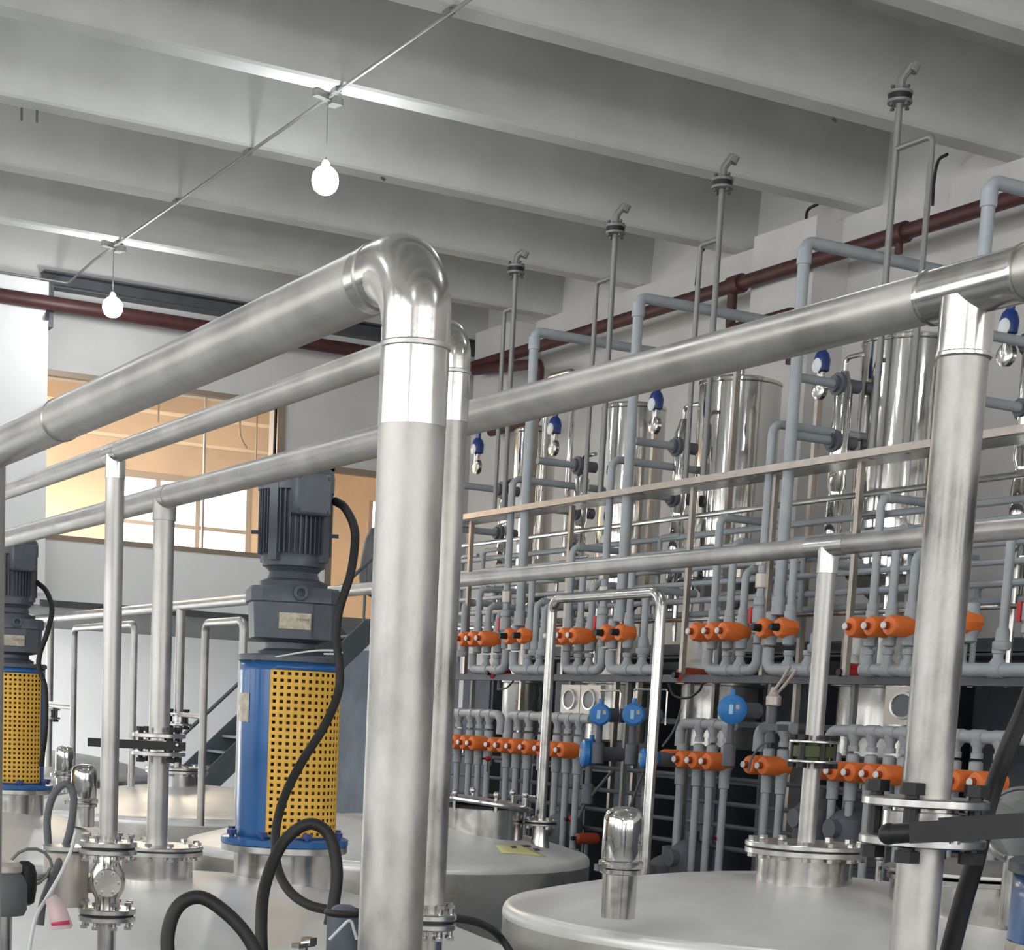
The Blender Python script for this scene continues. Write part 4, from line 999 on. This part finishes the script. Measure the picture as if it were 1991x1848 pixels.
# ================================================================ vents rising towards the ceiling
VN = [(1003, 490, 525, 985, 762, 600, -22, 'leftmost and shortest'), (1197, 400, 447, 1175, 705, 540, -36, 'second from left'), (1405, 305, 358, 1370, 655, 465, -42, 'third from left'), (1750, 127, 190, 1703, 560, 290, 62, 'rightmost and tallest')]
for i, (tx, ty, fy, bx, by, brY, bdx, words) in enumerate(VN):
    X_ = XF+.05; p = W(tx, fy, X=X_); zt = W(tx, ty, X=X_).z; y = p.y; zf = p.z
    t = fixed('vent_pipe', 'thin steel vent with a flange near its top under the ceiling, '+words, 'pipe', (X_, y, 1.9), 'tall vents of the rack')
    zb_ = 1.9
    MB().cyl((X_, y, zb_), (X_, y, zf+.04), .024, seg=12).build('pipe_run', 'galv', t)
    MB().tube([(X_, y, zf+.02), (X_, y, zf+.12), (X_+.05, y-.04, zt)], .030, .05, seg=10).cyl((X_+.05, y-.04, zt-.05), (X_+.07, y-.05, zt), .038, seg=10).build('vent_tip', 'galv', t)
    flange_pair(t, (X_, y, zf), .085, .022, .035, 'galv', nb=4, bm='steel', br=.016, bh=.13)
    yb = W(tx+bdx, brY, X=X_).y; zb2 = W(tx-8, brY, X=X_).z
    MB().tube([(X_, y, zb2), (X_, yb, zb2), (X_, yb, zb_)], .021, .04, seg=10).build('branch', 'galv', t)
# hooped bright steel pipe peeping over the long pipe
p = W(1065, 735, X=9.3); q = W(1117, 720, X=9.3)
tag(MB().tube([(9.3, p.y, 1.6), (9.3, p.y, p.z), (9.3, q.y, p.z), (9.3, q.y, 1.6)], .03, .08).build('hooped_pipe', 'mirror'), 'bright hooped pipe peeping over the long pipe right of the front column', 'pipe')
# ================================================================ instruments low on the rack
def transmitter(label, px, py, side=False, d_=.16):
    X_ = XF-.35; p = W(px, py, X=X_); t = fixed('flow_transmitter', label, 'instrument', p, 'blue transmitters')
    ax = Vector((-.55, -.8, 0)).normalized() if not side else Vector((-.95, -.1, 0)).normalized()
    if side: ax = Vector((.1, -.2, 0)).normalized(); ax = Vector((-.9, .35, 0)).normalized()
    r = d_/2*1.15
    MB().lathe([(r*.6, -.11), (r*.86, -.09), (r*.90, -.03), (r, -.02), (r, .02), (r*.8, .035), (r*.02, .037)], p, ax, 30).build('housing', 'tblue', t)
    v = Vector((ax.y, -ax.x, 0)); ang = math.atan2(ax.y, ax.x)
    MB().box(p+ax*.04-v*(-.012), (.012, .03, .07), ang).build('display', 'lblue', t)
    MB().box(p+ax*.038-v*.035+Zv*.02, (.008, .025, .03), ang).build('label_plate', 'label', t)
    MB().cyl(p-ax*.04-Zv*r*.8, p-ax*.04-Zv*(r+.16), .028, seg=12).build('neck', 'pvcd', t)
    MB().cyl(p-ax*.05+Zv*r*.8, p-ax*.05+Zv*(r+.04), .02, seg=8).build('cable_gland', 'tblue', t)
    MB().cyl(p-ax*.1, p-ax*.1+Vector((.25, 0, 0)), .06, seg=16).build('sensor_body', 'pvcd', t)
    MB().lathe([(.035, -.34), (.05, -.33), (.05, -.17), (.035, -.16)], p-ax*.04-Zv*(r-.02), seg=14).build('flow_body', 'pvcd', t)
    return t
transmitter('blue round transmitter with a pale display, left of the pair inside the pipe arch', 1167, 1390)
transmitter('blue round transmitter with a pale display, right of the pair inside the pipe arch', 1232, 1390)
transmitter('blue round transmitter right of the pipe arch, on its own', 1424, 1380, d_=.19)
transmitter('blue transmitter seen from its side left below the pair', 1138, 1465, side=True, d_=.2)
transmitter('blue transmitter half hidden by the right leg of the pipe arch', 1254, 1475, side=True, d_=.14)
# clipped ball joint cluster beside the third transmitter
p = W(1505, 1350, X=XF-.3)
t = fixed('clamp_fitting', 'pale steel clamp fitting with looped handles left of the pale column', 'fitting', p)
MB().lathe([(.03, -.09), (.055, -.08), (.055, -.02), (.035, 0), (.02, .05)], p, seg=16).build('body', 'alu', t)
MB().tube([p+Vector((-.02, 0, 0)), p+Vector((.0, -.08, .10)), p+Vector((.0, -.16, .20))], .012, .02, seg=8).tube([p+Vector((.02, 0, .0)), p+Vector((.03, -.10, .08)), p+Vector((.03, -.20, .18))], .012, .02, seg=8).build('handle', 'alu', t)
MB().cyl(p-Zv*.35, p-Zv*.08, .03).box(p+Vector((.0, -.02, -.24)), (.1, .22, .05)).build('bracket', 'pvcd', t)
# meter box with two oval windows
for i, (xa, xb, ya_, yb_, lab, two) in enumerate(((1096, 1170, 1332, 1391, 'pale meter box with two oval windows between the manifolds', True), (1727, 1800, 1335, 1412, 'grey meter box with an oval window beside the thick right column', False))):
    X_ = XF+.02; A = W(xa, ya_, X=X_); Bq = W(xb, yb_, X=X_)
    t = fixed('meter_box', lab, 'meter box', (X_, A.y, Bq.z)); zc = (A.z+Bq.z)/2; h = A.z-Bq.z; n_ = 2 if two else 1; wy = (A.y-Bq.y)/n_
    for k in range(n_):
        yc = A.y-wy*(k+.5)
        MB().box((X_, yc, zc), (.05, wy*.97, h)).build('box_body', 'alu', t)
        m_ = MB(); m_.lathe([(.5, 0), (.48, .02), (.40, .022), (.38, .005)], seg=28)
        m_.v = [Vector((X_-.025-v.z, yc+v.x*wy*.66, zc+v.y*h*.74)) for v in m_.v]; m_.build('window_bezel', 'plate', t)
        m_ = MB(); m_.lathe([(.40, 0), (.39, .010), (.01, .011)], seg=28)
        m_.v = [Vector((X_-.025-v.z, yc+v.x*wy*.66, zc+v.y*h*.74)) for v in m_.v]; m_.build('oval_window', 'galv' if two else 'pvcd', t)
# orange / red motors and pumps
def blob(name, label, cat, px, py, X_, r, L_, m, grp=None, ax=(-1, 0, 0)):
    p = W(px, py, X=X_); t = fixed(name, label, cat, p, grp); ax = Vector(ax).normalized()
    MB().lathe([(r*.6, -L_/2), (r*.95, -L_/2+.02), (r, -L_*.2), (r, L_*.2), (r*.85, L_/2-.02), (r*.4, L_/2)], p, ax, 20).build('housing', m, t)
    MB().cyl(p-Zv*r*.8, p-Zv*(r+.10), r*.35, seg=10).build('stem', 'pvcd', t)
    MB().cyl(p+ax*L_/2, p+ax*(L_/2+.04), r*.4, seg=12).build('shaft_cap', 'cap' if m == 'orange' else 'black', t)
    return t
blob('small_motor', 'dull orange motor housing under the manifold right of the pipe arch', 'motor', 1346, 1315, XF+.15, .065, .30, 'dorange')
blob('small_motor', 'dark red motor housing under the first manifold', 'motor', 972, 1310, XF+.1, .06, .22, 'red')
blob('small_motor', 'red motor housing behind the pale column above the long lower bank', 'motor', 1663, 1310, XF+.15, .07, .24, 'red')
blob('small_valve', 'small orange valve low down left of the polished breather', 'valve', 1141, 1631, XF, .05, .24, 'dorange')
blob('small_red_valve', 'red valve knob low on the rack left of the arch\'s right leg', 'knob', 1111, 1594, XF, .035, .06, 'red')
blob('small_red_valve', 'red valve knob low on the rack below the third bank', 'knob', 1398, 1631, XF, .035, .07, 'red')
blob('small_red_valve', 'red valve knob hanging below the first lower bank', 'knob', 948, 1476, XF-.05, .025, .06, 'red')
for i, (px, py, lab) in enumerate(((1098, 1585, 'dark plastic pump behind the left leg of the pipe arch'), (1345, 1640, 'dark plastic pump low between the arch and the bolted plate'), (1300, 1670, 'dark pump behind the right leg of the pipe arch'), (1590, 1560, 'dark pump behind the pale column'), (1660, 1580, 'dark pump right of the pale column'))):
    p = W(px, py, X=XF+.1); t = fixed('plastic_pump', lab, 'pump', (p.x, p.y, p.z-.3), 'dark pumps low on the rack')
    MB().lathe([(.16, -.3), (.17, -.28), (.17, -.05), (.12, .0), (.06, .03), (.06, .1), (.02, .11)], p, seg=24).build('pump_body', 'pvcd', t)
    MB().cyl(p+Vector((-.22, 0, -.12)), p+Vector((.1, 0, -.12)), .07, seg=16).build('inlet', 'pvcd', t)
# thin instrument tubing frames and sundry cables
for i, (a, b2, lab) in enumerate((((1168, 1343), (1207, 1343), 'thin bent tube above the left blue transmitter'), ((1234, 1341), (1298, 1341), 'thin bent tube above the right blue transmitter'))):
    p = W(*a, X=XF-.2); q = W(*b2, X=XF-.2)
    tag(MB().tube([(p.x, p.y, p.z-.16), (p.x, p.y, p.z), (p.x, q.y, p.z), (p.x, q.y, p.z-.28)], .008, .02, seg=8).build('bent_tube', 'ss'), lab, 'tube')
def wcab(label, pts, r, m='pvcd', X_=XF-.3, name='instrument_cable'):
    tag(MB().spline([W(x, y, X=X_) for x, y in pts], r, 8).build(name, m), label, 'cable')
wcab('dark cable looping under the orange motor housing', [(1300, 1330), (1310, 1352), (1335, 1358), (1358, 1345), (1366, 1330)], .01, 'black')
wcab('grey cable slanting down from the pair of transmitters', [(1190, 1500), (1165, 1530), (1140, 1560), (1125, 1590)], .013)
wcab('thin dark cable slanting down beside the right leg of the arch', [(1254, 1495), (1240, 1530), (1225, 1570)], .010)
wcab('thin grey cable hanging left of the third lower bank', [(1324, 1380), (1310, 1420), (1288, 1452)], .008, 'ghose')
wcab('grey looping cable beside the pale column', [(1505, 1440), (1480, 1450), (1462, 1475), (1455, 1500)], .009, 'ghose')
wcab('dark cable loop under the first red motor', [(968, 1342), (985, 1338), (998, 1325)], .009, 'black')
# dark cabinets along the wall behind the rack
for i, px in enumerate((905, 985, 1085, 1200, 1330, 1490, 1680, 1900)):
    y0 = ry(px, 10.4)
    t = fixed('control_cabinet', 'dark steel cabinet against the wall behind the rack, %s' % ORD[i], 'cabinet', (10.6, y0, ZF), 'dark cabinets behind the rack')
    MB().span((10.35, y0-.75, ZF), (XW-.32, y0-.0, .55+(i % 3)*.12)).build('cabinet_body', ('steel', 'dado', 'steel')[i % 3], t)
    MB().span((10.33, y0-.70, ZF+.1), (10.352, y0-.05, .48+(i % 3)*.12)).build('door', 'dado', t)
    MB().box((10.325, y0-.12, -.4), (.02, .03, .16)).build('handle', 'ss', t)
